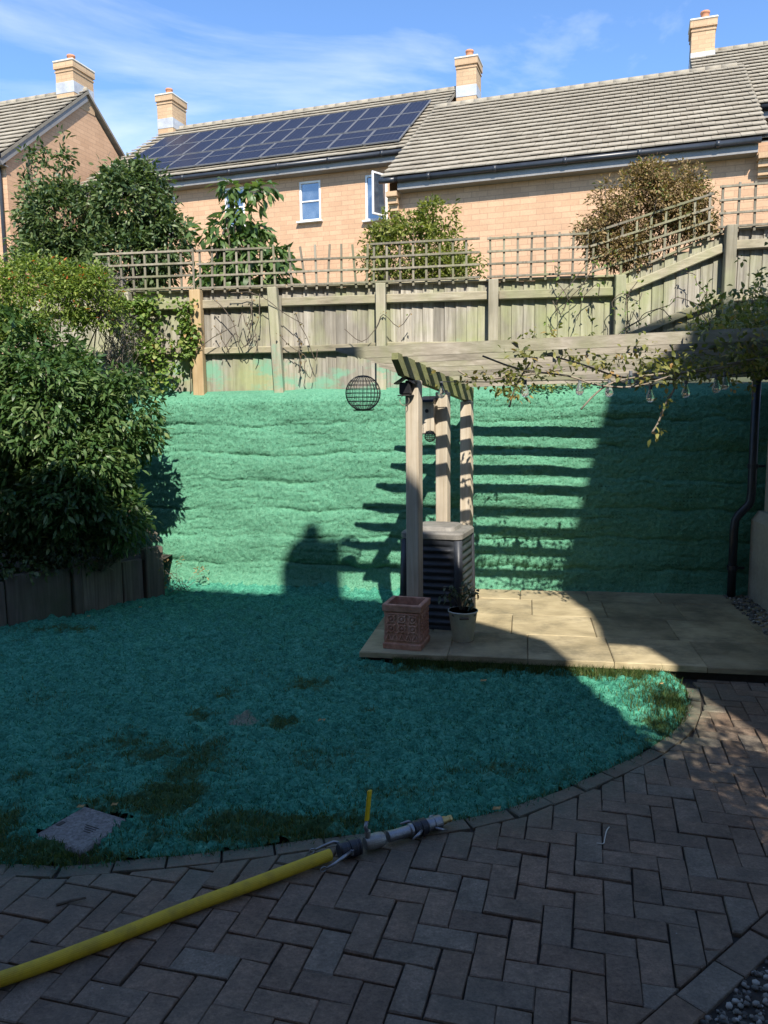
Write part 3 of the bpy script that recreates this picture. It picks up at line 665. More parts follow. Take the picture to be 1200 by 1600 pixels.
def chimney(S, house, a0, a1, t0, t1, zb, zt, potdx=0.0, zf=None):
    Mx = frame(HE1, HE2, ZZ); ca, ct = (a0 + a1) / 2, (t0 + t1) / 2; w, d = a1 - a0, t1 - t0; mb = MB()
    mb.box(S(ca, ct, (zb + zt) / 2), (w, d, zt - zb), Mx)
    mb.box(S(ca, ct, zt - .32), (w + .05, d + .05, .05), Mx); mb.box(S(ca, ct, zt - .12), (w + .1, d + .1, .2), Mx)
    c = mb.build('chimney', M['chbrick'], house, S(ca, ct, zb))
    set_wuv(c, lambda P: np.stack([(P[:, 0] * HE1.x + P[:, 1] * HE1.y) + (P[:, 0] * HE2.x + P[:, 1] * HE2.y) * .7, P[:, 2], P[:, 2] * 0], -1))
    MB().box(S(ca, ct, zt + .03), (w + .14, d + .14, .07), Mx, .02).build('mortar_cap', M['cap'], c)
    zf = zb + .28 if zf is None else zf; MB().box(S(ca, ct, zf), (w + .03, d + .03, .40), Mx, .01).build('lead_flashing', M['lead'], c)
    p = S(ca + potdx, ct - d * .12, zt + .05); MB().tube([p, p + ZZ * .04, p + ZZ * .05, p + ZZ * .27, p + ZZ * .28, p + ZZ * .34], [.17, .17, .145, .135, .155, .15], 16).build('chimney_pot', M['pot'], c, None, True)
def roof(S, house, a0, a1, te, ze, tr, zr, skip=None, limit=300, ridge=True):
    """tiled front slope and plain back slope; the tiles that show largest are parts, the rest one stuff part"""
    back_t = 2 * tr - te
    mb = MB()
    for (p, q) in (((te, ze), (tr, zr)), ((tr, zr), (back_t, ze))):
        dz = -.05; mb.add([S(a0, p[0], p[1] + dz), S(a1, p[0], p[1] + dz), S(a1, q[0], q[1] + dz), S(a0, q[0], q[1] + dz)], [(0, 1, 2, 3)])
        mb.add([S(a0, p[0], p[1] - .16), S(a1, p[0], p[1] - .16), S(a1, q[0], q[1] - .16), S(a0, q[0], q[1] - .16)], [(3, 2, 1, 0)])
    for a in (a0, a1):
        mb.add([S(a, te, ze - .05), S(a, tr, zr - .05), S(a, back_t, ze - .05), S(a, back_t, ze - .16), S(a, tr, zr - .16), S(a, te, ze - .16)], [(0, 1, 4, 5), (1, 2, 3, 4)])
    rf = mb.build('roof', M['underlay'], house, S(a0, te, ze))
    L = (tr - te) * SLEN; nrow = int(L / .40); g_ = L / nrow; W_ = .325; tl = []
    for j in range(nrow):
        off = (j % 2) * W_ / 2; a = a0 - off
        while a < a1 - .02:
            x0, x1 = max(a, a0), min(a + W_, a1)
            if x1 - x0 > .05:
                d = j * g_ + .20; c = S((x0 + x1) / 2, te, ze) + USL * d + NSL * (.02 + random.uniform(-.004, .004))
                if not (skip and skip((x0 + x1) / 2, d)): tl.append((c, x1 - x0))
                elif True: tl.append((c, x1 - x0, 1))
            a += W_
    vis = [t_ for t_ in tl if len(t_) == 2 and seen(t_[0], 5)]
    vis.sort(key=lambda t_: (t_[0] - Vector((0, 0, CAM_H))).length)
    own = set(id(t_) for t_ in vis[:limit]); mbt = MB()
    for t_ in tl:
        if id(t_) in own: inst('roof_tile', tile_mesh(t_[1]), rf, t_[0], TROT)
        else: mbt.box(t_[0], (t_[1] - .008, .46, .028), TROT)
    tag(mbt.build('far_roof_tiles', M['tile'], rf), kind='stuff')
    # back slope, plain
    if ridge:
        a = a0; V, F = tube([(-.225, 0, 0), (.225, 0, 0)], .12, 10); rm = mesh('ridge_tile', V, F, M['tile'], True)
        while a < a1 - .2: inst('ridge_tile', rm, rf, S(a + .225, tr, zr - .03), (0, random.uniform(-.01, .01), -HA)); a += .455
    return rf
def eaves(S, house, a0, a1, te, ze, tw):
    Mx = frame(HE1, HE2, ZZ); p0, p1 = S(a0 - .05, te - .03, ze - .10), S(a1 + .05, te - .03, ze - .10)
    mb = MB(); mb.tube([p0, p1], .075, 10)
    n = int((a1 - a0) / 1.9)
    for i in range(n + 1):
        c = S(a0 + (a1 - a0) * (i + .5) / (n + 1), te - .03, ze - .10); mb.tube([c - HE1 * .05, c + HE1 * .05], .088, 10)
    mb.build('gutter', M['gutter'], house, p0, True)
    MB().box(S((a0 + a1) / 2, te + .075, ze - .22), (a1 - a0, .03, .26), Mx).build('fascia_board', M['soffit'], house, S(a0, te, ze))
    MB().box(S((a0 + a1) / 2, (te + .09 + tw) / 2, ze - .335), (a1 - a0, tw - te - .09, .03), Mx).build('soffit', M['soffit'], house, S(a0, te, ze))
def gables(S, house, a0, a1, tw, tb, zg, tr, zr, ze_at, sides=(0, 1)):
    for k in sides:
        a = (a0, a1)[k]; V = [S(a, tw, zg), S(a, tb, zg), S(a, tb, ze_at), S(a, tr, zr), S(a, tw, ze_at)]
        o = mk('gable_wall', V, [(0, 1, 2, 3, 4) if k else (4, 3, 2, 1, 0)], M['hbrick'], house, S(a, tw, zg))
        set_wuv(o, lambda P: np.stack([P[:, 0] * HE2.x + P[:, 1] * HE2.y, P[:, 2], P[:, 2] * 0], -1))
def wuv_front(o): set_wuv(o, lambda P: np.stack([P[:, 0] * HE1.x + P[:, 1] * HE1.y, P[:, 2], P[:, 2] * 0], -1))
def corbel(S, house, a0, a1, t, z):
    Mx = frame(HE1, HE2, ZZ); mb = MB()
    for i, (d, zz) in enumerate(((.36, 0), (.25, -.17), (.14, -.34))): mb.box(S((a0 + a1) / 2, t - d / 2, z + zz), (a1 - a0 - .03 * i, d, .13), Mx)
    for i, (d, zz) in enumerate(((.28, -.085), (.16, -.255), (.08, -.42))): mb.box(S((a0 + a1) / 2, t - d / 2, z + zz), (a1 - a0 - .06, d, .05), Mx)
    o = mb.build('corbel', M['chbrick'], house, S(a0, t, z)); set_wuv(o, lambda P: np.stack([P[:, 0] * .9 + P[:, 1] * .2, P[:, 2] + .02, P[:, 2] * 0], -1))
ZG = 2.2
# A: the house with the solar panels
A = empty('brick_house', SITE(-9, 2.73, ZG), 'buff brick house with solar panels covering most of its tiled roof', 'house', 'houses behind the fence')
A_TE, A_ZE, A_TR, A_ZR = 2.28, 9.95, 8.28, 13.9
wins = [(-7.08, -6.32, 8.16, 9.44), (-4.78, -4.02, 8.0, 9.42), (-9.86, -9.1, 8.2, 9.5), (-12.6, -11.8, 8.2, 9.5)]
wuv_front(wall_holes(SITE, -15.35, -3.1, ZG, A_ZE - .3, 2.73, wins).build('wall', M['hbrick'], A))
gables(SITE, A, -15.35, -3.1, 2.73, 13.8, ZG, A_TR, A_ZR - .3, A_ZE - .05)
for w_ in wins: window(SITE, A, w_[0], w_[1], w_[2], w_[3], 2.78, bar=w_[0] != -4.78)
P_ROWS = [(3.72, 5.24, .785, 14, -14.55), (2.15, 3.67, .785, 14, -14.55), (.42, 2.02, 1.213, 8, -13.27)]
def under_panel(a, d): return any(y0 + .1 < d < y1 - .1 and x0 + .2 < a < x0 + n_ * p_ - .2 for y0, y1, p_, n_, x0 in P_ROWS)
roof(SITE, A, -15.6, -3.0, A_TE, A_ZE, A_TR, A_ZR, skip=under_panel)
eaves(SITE, A, -15.6, -3.15, A_TE, A_ZE, 2.73)
chimney(SITE, A, -15.62, -14.9, 7.7, 8.75, 13.3, 15.05, 0, 13.95); chimney(SITE, A, -2.95, -2.2, 7.9, 8.8, 12.6, 14.75, .05, 13.62)
# the open casement of the right-hand window
hp = SITE(-4.05, 2.72, 8.0); ang = R(-62)
d1 = (HE1 * -math.cos(ang) + HE2 * math.sin(ang)); Mx = frame(d1, ZZ.cross(d1), ZZ)
mbw = MB()
for a in (.03, .60): mbw.box(hp + d1 * a + ZZ * .7, (.06, .05, 1.3), Mx, .006)
for z in (.08, 1.32): mbw.box(hp + d1 * .315 + ZZ * z, (.51, .05, .06), Mx, .006)
cs = mbw.build('open_casement', M['white'], A, hp)
MB().box(hp + d1 * .315 + ZZ * .7, (.5, .012, 1.2), Mx).build('pane', M['pane'], cs)
# B: the middle house that stands forward
B = empty('brick_house', SITE(1.5, 0, ZG), 'buff brick house standing forward with a plain tiled roof and no windows in view', 'house', 'houses behind the fence')
B_TE, B_ZE, B_TR, B_ZR = -.45, 8.29, 5.7, 12.34
wuv_front(wall_holes(SITE, -3.1, 9.5, ZG, B_ZE - .3, 0, []).build('wall', M['hbrick'], B))
gables(SITE, B, -3.1, 9.5, 0, 11.4, ZG, B_TR, B_ZR - .3, B_ZE - .05)
roof(SITE, B, -3.2, 6.55, B_TE, B_ZE, B_TR, B_ZR); eaves(SITE, B, -2.75, 6.3, B_TE, B_ZE, 0)
p0, p1 = SITE(-3.25, B_TE - .03, B_ZE - .1), SITE(-2.7, B_TE - .03, B_ZE - .1); MB().tube([p0, p1], .075, 10).build('gutter_end', M['gutter'], B, p0, True)
corbel(SITE, B, -3.1, -2.78, 0, B_ZE - .42); corbel(SITE, B, 6.32, 6.75, 0, B_ZE - .42)
# C: the house at the right edge
C_ = empty('brick_house', SITE(9.5, 2.6, ZG), 'buff brick house at the right edge with a higher ridge and a single chimney', 'house', 'houses behind the fence')
wuv_front(wall_holes(SITE, 6.5, 15.0, ZG, 9.6, 2.73, []).build('wall', M['hbrick'], C_))
gables(SITE, C_, 6.5, 15.0, 2.73, 13.8, ZG, A_TR, A_ZR - .3, A_ZE - .05)
roof(SITE, C_, 5.1, 15.2, A_TE, A_ZE, A_TR, A_ZR); eaves(SITE, C_, 6.7, 15.2, A_TE, A_ZE, 2.73)
chimney(SITE, C_, 5.12, 5.86, 7.8, 8.7, 12.6, 14.75, .05, 13.55)
# D: the house on the left, gable towards us
DS = Site(Vector((-12.28, 26.4, 0)))
D_ = empty('brick_house', DS(-4, 0, ZG), 'buff brick house on the far left showing its gable end and a tall chimney', 'house', 'houses behind the fence')
kz = lambda z: 1.7 + 2.2 * (z - 1.7)
D_ZE, D_TR = kz(5.62), 4.15; D_ZR = D_ZE + SL * 1.22 * (D_TR + .35)
def d_roof():
    global SL, USL, NSL, SLEN, TROT
    keep_ = (SL, USL, NSL, SLEN, TROT); SL = SL * 1.22
    USL = (HE2 + ZZ * SL).normalized(); NSL = HE1.cross(USL).normalized(); SLEN = math.sqrt(1 + SL * SL); TROT = frame(HE1, USL, NSL) @ Matrix.Rotation(-TILE_T, 3, 'X')
    roof(DS, D_, -9, .16, -.35, D_ZE, D_TR, D_ZR, limit=200)
    SL, USL, NSL, SLEN, TROT = keep_
d_roof()
wuv_front(wall_holes(DS, -9, 0, ZG, D_ZE - .1, 0, []).build('wall', M['hbrick'], D_))
gables(DS, D_, -9, 0, 0, 2 * D_TR, ZG, D_TR, D_ZR - .32, D_ZE - .02, (1,))
MB().box(DS(.1, 0, 0) + HE2 * (D_TR / 2 - .2) + ZZ * ((D_ZE + D_ZR) / 2 - .30), (.05, (D_TR + .3) * math.sqrt(1 + (SL * 1.22) ** 2), .2), frame(HE1, (HE2 + ZZ * SL * 1.22).normalized(), HE1.cross((HE2 + ZZ * SL * 1.22).normalized()))).build('bargeboard', M['soffit'], D_, DS(0, 0, D_ZE))
eaves(DS, D_, -9, .1, -.35, D_ZE, 0)
chimney(DS, D_, -.75, .02, D_TR - .62, D_TR + .5, D_ZR - .75, kz(7.62), 0, D_ZR - .1)
q = DS(-.2, -.1, 0); MB().tube([q + ZZ * (D_ZE - .3), q + ZZ * (D_ZE - .5) + HE2 * .02, q + ZZ * ZG], .06, 8).build('downpipe', M['gutter'], D_, q, True)
# solar panels: each stands on the roof of house A
ORD = 'first second third fourth fifth sixth seventh eighth ninth tenth eleventh twelfth thirteenth fourteenth'.split()
def solar():
    Mx = frame(HE1, USL, NSL); cache = {}
    nm = ['top row', 'middle row', 'bottom row']
    for ri, (y0, y1, p_, n_, x0) in enumerate(P_ROWS):
        w, h = p_ - .03, y1 - y0
        if (w, h) not in cache:
            mb = MB()
            for sx in (-1, 1): mb.box((sx * (w / 2 - .011), 0, 0), (.022, h, .045))
            for sy in (-1, 1): mb.box((0, sy * (h / 2 - .011), 0), (w - .044, .022, .045))
            if ri == 2: mb.box((0, h * .06, .018), (w - .06, .02, .012))
            fm = mesh('panel_frame', mb.V, mb.F, M['pvframe']); V, F = cbox(w - .043, h - .043, .02); gm = mesh('solar_cells', V, F, M['pv']); cache[(w, h)] = (fm, gm)
        fm, gm = cache[(w, h)]
        for i in range(n_):
            c = SITE(x0 + p_ * (i + .5), A_TE, A_ZE) + USL * (y0 + y1) / 2 + NSL * .13
            o = bpy.data.objects.new('solar_panel', fm); link(o, None, c); o.rotation_euler = Mx.to_euler()
            tag(o, f'dark blue solar panel, {ORD[i]} from the left in the {nm[ri]} of the roof array', 'solar panel', f'solar panels in the {nm[ri]}')
            k_ = bpy.data.objects.new('solar_cells', gm); col.objects.link(k_); k_.parent = o; k_.location = (0, 0, .004)
solar()

# ------------------------------------------------------------------ the houses behind the camera (they cast the shade)
def profile_house(name, label, face_pts, back, base, mat, roofmat, slope_from):
    o = empty(name, base, label, 'house'); n = len(face_pts); bk = Vector(back)
    fr_ = [Vector(p) for p in face_pts]; V = fr_ + [p + bk for p in fr_]
    w = mk('wall', V, [tuple(range(n)), tuple(range(2 * n - 1, n - 1, -1))], mat, o)
    set_wuv(w, lambda P: np.stack([P[:, 0], P[:, 2], P[:, 2] * 0], -1))
    for nm_, sel, mt in (('side_wall', lambda i: i not in slope_from, mat), ('roof', lambda i: i in slope_from, roofmat)):
        FF = [(i, i + n, (i + 1) % n + n, (i + 1) % n) for i in range(n) if sel(i)]
        x = mk(nm_, V, FF, mt, o)
        if nm_ == 'side_wall': set_wuv(x, lambda P: np.stack([P[:, 1] + P[:, 0], P[:, 2], P[:, 2] * 0], -1))
    return o
def face(a, z): return Vector((0, -.45, 0)) + BU * a + ZZ * z
own = profile_house('brick_house', 'brown brick house behind the camera shading most of the lawn', [face(-9, -.05), face(2.109, -.05), face(2.109, 6.2), face(1.01, 7.37), face(-8, 7.37), face(-9, 6.2)], -BV * 7.5, (-3, -4, 0), M['ownbrick'], M['tile'], (2, 3, 4))
Mx = frame(BU, BV, ZZ)
for a, z0, z1, w in ((-1.6, .9, 2.2, 1.4), (.9, .9, 2.2, 1.2), (-1.6, 3.6, 4.8, 1.2), (.9, 3.6, 4.8, 1.2)):
    f = MB().box(face(a, (z0 + z1) / 2) + BV * .02, (w, .05, z1 - z0), Mx, .01).build('window', M['white'], own, face(a, z0))
    MB().box(face(a, (z0 + z1) / 2) + BV * .05, (w - .16, .02, z1 - z0 - .16), Mx).build('pane', M['pane'], f)
cpr = [(.26, 7.3), (.26, 8.98), (.37, 9.12), (.79, 9.15), (.79, 7.3)]; V = [(x - .259 * k_, -1.5 - .966 * k_ - .27 * (x - .5), z) for k_ in (0, .22) for x, z in cpr]
ch_ = mk('chimney', V, [(0, 1, 2, 3, 4)[::-1], (5, 6, 7, 8, 9)] + [(i, i + 5, (i + 1) % 5 + 5, (i + 1) % 5) for i in range(5)], M['ownbrick'], own, (.5, -1.5, 7.3))
set_wuv(ch_, lambda P: np.stack([P[:, 0], P[:, 2], P[:, 2] * 0], -1))
cb = Vector((.50, -1.55, 0)); MB().tube([cb + ZZ * 9.10 + BU * .0, cb + ZZ * 9.25 + BU * .0], [.095, .085], 14).build('chimney_pot', M['pot'], ch_, None, True)
NB = [(2.66, 0), (2.66, 7.3), (2.73, 7.84), (3.14, 9.56), (3.4, 10.6), (8.5, 10.6), (8.5, 0)]
nbh = profile_house('brick_house', 'neighbouring house to the right behind the camera shading the patio corner', [Vector((x, -1.0, z)) for x, z in NB], (.135 * 6, -6.0, 0), (5, -3, 0), M['ownbrick'], M['tile'], (1, 2, 3, 4))
kn = [(2.67, 6.10), (2.42, 6.18), (2.55, 6.55), (2.67, 7.05)]; V = [(x, y, z) for y in (-.995, -1.08) for x, z in kn]  # unseen block added at the eaves to step the shadow edge on the patio
mk('shadow_notch_block', V, [(0, 1, 2, 3), (7, 6, 5, 4)] + [(i, i + 4, (i + 1) % 4 + 4, (i + 1) % 4) for i in range(4)], M['cap'], nbh)

# ------------------------------------------------------------------ rendered outbuilding at the right edge
oa = R(-9.7); OE1 = Vector((math.cos(oa), math.sin(oa), 0)); OE2 = Vector((-math.sin(oa), math.cos(oa), 0)); OC = Vector((3.30, 6.62, 0))
ob = empty('outbuilding', OC + OE1 * 1.2 - OE2 * 1.6, 'grey rendered outbuilding wall with a thicker plinth at the right edge', 'outbuilding')
Mx = frame(OE1, OE2, ZZ)
MB().box(OC + OE1 * 1.3 - OE2 * 1.7 + ZZ * 1.15, (2.6, 3.4, 2.3), Mx, .012).build('wall', M['render'], ob)
mb = MB(); L_ = 3.5
prof = [(-.085, 0), (-.085, .78), (-.03, .86), (.02, .86), (.02, 0)]
V = [OC + OE1 * x + OE2 * (yy) + ZZ * z for yy in (.05, -3.45) for x, z in prof]; nP = len(prof)
mk('plinth', V, [tuple(range(nP - 1, -1, -1)), tuple(range(nP, 2 * nP))] + [(i, (i + 1) % nP, (i + 1) % nP + nP, i + nP) for i in range(nP)], M['render'], ob)
MB().box(OC + OE1 * 1.17 - OE2 * 1.7 + ZZ * 2.35, (3.0, 3.7, .1), Mx, .01).build('roof', M['bluegrey'], ob)
dp = Vector((3.205, 6.66, 0)); k = lambda dx, z, dy=0: dp + OE1 * dx + OE2 * dy + ZZ * z
MB().tube([k(.0, 2.29), k(.0, 1.02), k(-.005, .95), k(-.02, .91), k(-.10, .82), k(-.125, .77), k(-.13, .70), k(-.13, .09)], .036, 12).build('downpipe', M['gutter'], ob, dp, True)
mb = MB()
for z, dx in ((2.0, 0), (1.25, 0), (.35, -.13)): mb.tube([k(dx, z - .02), k(dx, z + .02)], .045, 12); mb.box(k(dx + .05, z), (.1, .02, .02), Mx)
mb.build('pipe_clip', M['gutter'], ob, dp)

# ------------------------------------------------------------------ raised bed on the left
bed = empty('bed_edging', (-2.7, 6.7, 0), 'low edging of upright dark weathered boards holding the raised bed', 'edging')
BL = [(-4.2, 5.7), (-3.55, 6.02), (-3.17, 6.28), (-2.76, 6.62), (-2.70, 6.68), (-2.44, 6.99), (-2.30, 7.16), (-2.17, 7.32)]
TOP = [.40, .38, .43, .50, .46, .40, .50]
for i in range(len(BL) - 1):
    a, b = Vector((*BL[i], 0)), Vector((*BL[i + 1], 0)); d = (b - a); L = d.length; d.normalize(); nrm = Vector((-d.y, d.x, 0))
    nm = 'edging_post' if i in (3, 6) else 'edging_board'; th = .09 if i in (3, 6) else .05
    zt = TOP[i]; MB().box((a + b) / 2 + ZZ * (zt / 2 - .02) - nrm * (.02 if i in (3, 6) else 0), (L - .008, th, zt + .04), frame(d, nrm, ZZ) @ Matrix.Rotation(random.uniform(-.02, .02), 3, 'X'), .008).build(nm, M['sleeper'], bed, a)
V = [(x, y + .04, .34) for x, y in BL] + [(-2.15, 7.9, .34), (-4.6, 8.3, .36)]
tag(mk('flower_bed', V, [tuple(range(len(V)))], M['soil']), kind='structure')

# ------------------------------------------------------------------ fence on the bank
FY = lambda x: 7.78 - .14 * x
FD = Vector((1, -.14, 0)).normalized(); FN = Vector((-FD.y, FD.x, 0)); FM = frame(FD, FN, ZZ)
fence = empty('wooden_fence', (0, FY(0), 1.95), 'weathered upright board fence with rails and posts along the top of the bank', 'fence')
def ftop(x): return 3.0 if x < 2.25 else (3.0 + (x - 2.25) / .95 * .37 if x < 3.2 else 3.38 + (x - 3.2) * .02)
def fbot(x): return 1.92 if x < 2.25 else (1.92 + (x - 2.25) / .95 * .3 if x < 3.2 else 2.2)
x = -3.85; bw = .1085
mcache = {}
while x < 4.6:
    zt, zb = ftop(x) + random.uniform(-.008, .006), fbot(x); h = round(zt - zb, 2)
    if h not in mcache: mcache[h] = mesh('fence_board', *cbox(.112, .014, h, .003), M['fence'])
    inst('fence_board', mcache[h], fence, Vector((x, FY(x), (zt + zb) / 2)) + FN * (.03), (FM @ Matrix.Rotation(R(7) + random.uniform(-.02, .02), 3, 'Z')))
    x += bw / math.hypot(1, .14) + random.uniform(-.002, .002)
PX = [-3.55, -2.62, -1.87, -1.05, 0.0, 1.08, 2.25, 3.2, 4.2]
for i, x in enumerate(PX):
    zt = ftop(x) + (.03 if x > 3 else .0); tilt = Matrix.Rotation(R({-1.05: -2.5}.get(x, random.uniform(-.4, .4))), 3, FN)
    MB().box(Vector((x, FY(x), (1.6 + zt) / 2)) - FN * .055, (.095 if x != -1.87 else .115, .095, zt - 1.6), tilt @ FM, .006).build('fence_post', M['newpost'] if x == -1.87 else M['post'], fence, (x, FY(x), 1.6))
for a, b in zip(PX[:-1], PX[1:]):
    pa, pb = Vector((a, FY(a), 0)), Vector((b, FY(b), 0))
    for off, hh in ((-.14, .085), (-.60, .07)):
        za, zb = ftop(a) + off, ftop(b) + off
        if off < -.5: za += random.uniform(-.015, .015); zb += random.uniform(-.015, .015)
        A0, B0_ = pa + ZZ * za, pb + ZZ * zb; d = (B0_ - A0); L = d.length; d.normalize(); up = FN.cross(d) * -1
        MB().box((A0 + B0_) / 2 - FN * .012, (L - .1, .055, hh), frame(d, FN, d.cross(FN)), .008).build('fence_rail', M['rail'], fence, A0)
    A0, B0_ = pa + ZZ * (ftop(a) + .008), pb + ZZ * (ftop(b) + .008); d = (B0_ - A0); L = d.length; d.normalize()
    MB().box((A0 + B0_) / 2 + FN * .02, (L, .07, .022), frame(d, FN, d.cross(FN)), .004).build('capping_rail', M['rail'], fence, A0)
def trellis(label, x0, x1, rails, z0, z1, ztop, pitch=.1275, rail_cut=None, tilt=0.02, off=-.03):
    r = empty('trellis_panel', (x0, FY(x0) , z0(x0)), label, 'trellis', 'trellis panels along the fence top')
    x = x0 + .03
    while x < x1:
        zb, zt = z0(x) - .05, ztop(x) + random.uniform(-.012, .018); ln = random.uniform(-tilt, tilt)
        MB().box(Vector((x, FY(x), (zb + zt) / 2)) + FN * off, (.021, .014, zt - zb), Matrix.Rotation(ln, 3, FN) @ FM, .002).build('upright_slat', M['trellis'], r, (x, FY(x), zb)); x += pitch
    for k, rz in enumerate(rails):
        a, b = x0, x1
        if rail_cut and k in rail_cut: a, b = rail_cut[k]
        A0, B0_ = Vector((a, FY(a), z0(a) + rz)), Vector((b, FY(b), z0(b) + rz)); d = B0_ - A0; L = d.length; d.normalize()
        MB().box((A0 + B0_) / 2 + FN * (off - .0145), (L, .014, .021), frame(d, FN, d.cross(FN)), .002).build('cross_slat', M['trellis'], r, A0)
    return r
f0 = lambda x: 3.03
trellis('mossy trellis panel on the far left half hidden by the shrubs', -2.95, -1.9, (.0, .12, .24, .36), f0, None, lambda x: 3.41)
trellis('trellis panel in front of the broad-leaved tree with a broken top rail', -1.86, -.95, (.0, .12, .235, .365), lambda x: 3.02, None, lambda x: 3.41, rail_cut={3: (-1.86, -1.1)}, tilt=.03)
trellis('damaged trellis panel with leaning uprights and its top rail gone', -.93, -.12, (.0, .125, .24), lambda x: 3.02, None, lambda x: 3.40, tilt=.13)
trellis('trellis panel in front of the olive green bush', -.10, .95, (.0, .12, .235, .36), lambda x: 3.02 + .012 * x, None, lambda x: 3.38 + .02 * x)
trellis('trellis panel between the olive green bush and the brown bush', 1.02, 1.95, (.0, .12, .235, .355), lambda x: 3.03 + .01 * (x - 1), None, lambda x: 3.41 + .03 * (x - 1))
trellis('sloping trellis panel tangled in the dry brown bush', 1.97, 3.05, (.0, .12, .235, .355), lambda x: 3.04 + max(0, x - 2.2) * .36, None, lambda x: 3.42 + max(0, x - 2.2) * .36)
trellis('raised trellis panel at the right end of the fence', 3.1, 4.1, (.0, .12, .235, .355), lambda x: 3.40 + (x - 3.1) * .03, None, lambda x: 3.78 + (x - 3.1) * .03, pitch=.14)

# ------------------------------------------------------------------ pergola
GA = R(22); GE1 = Vector((math.cos(GA), -math.sin(GA), 0)); GE2 = Vector((math.sin(GA), math.cos(GA), 0)); GM = frame(GE1, GE2, ZZ)
G0 = Vector((.085, 5.28, 0))
def gz(l): return 2.135 - .092 * l                     # top of the beam, sinking towards the bank
perg = empty('pergola', G0 + GE2 * .345 + ZZ * PATIO_Z, 'weathered timber pergola with posts, a mossy beam and rows of rafters', 'pergola')
GD = (GE2 - ZZ * .092).normalized(); GUP = GE1.cross(GD)
bm_prof = [(0, 0), (0, -.045), (.13, -.135), (1.93, -.135), (1.93, 0)]
V = [G0 + GD * a + GUP * b + ZZ * gz(0) + GE1 * w for w in (-.024, .024) for a, b in bm_prof]; n5 = 5
mk('beam', V, [tuple(range(n5)), tuple(range(2 * n5 - 1, n5 - 1, -1))] + [(i, i + n5, (i + 1) % n5 + n5, (i + 1) % n5) for i in range(n5)], M['pergbeam'], perg, G0 + ZZ * 2)
for l in (.345, 1.04, 1.74):
    c = G0 + GE2 * l + GE1 * .01; zt = gz(l) - .14; MB().box(c + ZZ * (PATIO_Z + zt) / 2, (.098, .098, zt - PATIO_Z), GM, .006).build('post', M['pergpost'], perg, c + ZZ * PATIO_Z)
    if l > .4: MB().box(c + ZZ * (zt + .0) + GE1 * .0, (.07, .05, .03), GM, .004).build('post_cap', M['pergpost'], perg, c + ZZ * zt)
RA = R(11.5); RE1 = Vector((math.cos(RA), -math.sin(RA), .018)).normalized(); RE2 = Vector((math.sin(RA), math.cos(RA), 0))
RAFT = [.09, .345, .585, .82, 1.06, 1.29, 1.52, 1.75]
for i, l in enumerate(RAFT):
    zb = gz(l) - .012; base = G0 + GE2 * l; le = -.45 - (0.0 if i == 0 else random.uniform(-.08, .03)); L1 = 2.92 - l * .2
    pts = [(le, .055), (le, .078), (L1, .078), (L1, 0), (le + .2, 0)]
    V = [base + RE1 * a + ZZ * (zb + b) + RE2 * w for w in (-.014, .014) for a, b in pts]
    mk('rafter', V, [tuple(range(n5 - 1, -1, -1)), tuple(range(n5, 2 * n5))] + [(i_, (i_ + 1) % n5, (i_ + 1) % n5 + n5, i_ + n5) for i_ in range(n5)], M['rafter'], perg, base + ZZ * zb)
MB().box(G0 + RE1 * 2.62 + GE2 * .95 + ZZ * (gz(.95) - .065), (.05, 2.1, .13), frame(GE1, GD, GUP), .004).build('beam', M['rafter'], perg, G0 + GE1 * 2.6)
for l in (.0, 1.74):
    c = G0 + GE2 * l + RE1 * 2.62; zt = gz(l) - .14; MB().box(c + ZZ * (zt + PATIO_Z) / 2, (.1, .1, zt - PATIO_Z), GM, .006).build('post', M['pergpost'], perg, c + ZZ * PATIO_Z)

# things hanging on the pergola
def wire_ball(name, label, cat, c, r, nl, nm, wr, mat, hang, group=None):
    o = empty(name, c, label, cat); mb = MB(); c = Vector(c)
    for i in range(nl):
        an = math.pi * i / nl; mb.tube([c + r * (math.cos(an) * GE1 + math.sin(an) * GE2) * math.cos(t) + ZZ * r * math.sin(t) for t in np.linspace(0, 2 * math.pi, 25)], wr, 4, False)
    mb.build('upright_wires', mat, o); mb = MB()
    for z in np.linspace(-.92, .92, nm):
        rr_ = r * math.sqrt(1 - z * z); mb.tube([c + rr_ * (math.cos(t) * GE1 + math.sin(t) * GE2) + ZZ * r * z for t in np.linspace(0, 2 * math.pi, 25)], wr, 4, False)
    mb.build('ring_wires', mat, o)
    MB().tube([c + ZZ * r, c + ZZ * (r + hang)], wr * .8, 4).build('hanging_wire', mat, o)
    return o, c
o, c = wire_ball('wire_globe', 'large dark wire globe hanging from the left ends of the rafters', 'hanging ornament', (-.148, 5.85, 1.885), .132, 13, 9, .0022, M['wire'], .07)
MB().tube([c - ZZ * .132, c - ZZ * .122], [.07, .085], 20).build('base_plate', M['wire'], o)
wire_ball('wire_ball', 'small dark wire ball hanging beside the middle post', 'hanging ornament', (.36, 5.92, 1.555), .042, 9, 6, .0022, M['wire'], .36)
fc = Vector((.165, 5.545, 1.905)); o = empty('bird_feeder', fc - ZZ * .06, 'small black house-shaped feeder fixed near the top of the front post', 'bird feeder')
mb = MB(); mb.box(fc, (.085, .06, .085), GM, .008); mb.build('body', M['black'], o)
V = [fc + GE1 * x + GE2 * y + ZZ * z for y in (-.045, .045) for x, z in ((-.075, .03), (0, .075), (.075, .03), (.075, .038), (0, .085), (-.075, .038))]
mk('roof', V, [tuple(range(6)), tuple(range(11, 5, -1))] + [(i, i + 6, (i + 1) % 6 + 6, (i + 1) % 6) for i in range(6)], M['black'], o)
MB().tube([fc - ZZ * .052, fc - ZZ * .045], .06, 16).build('tray', M['wire'], o)
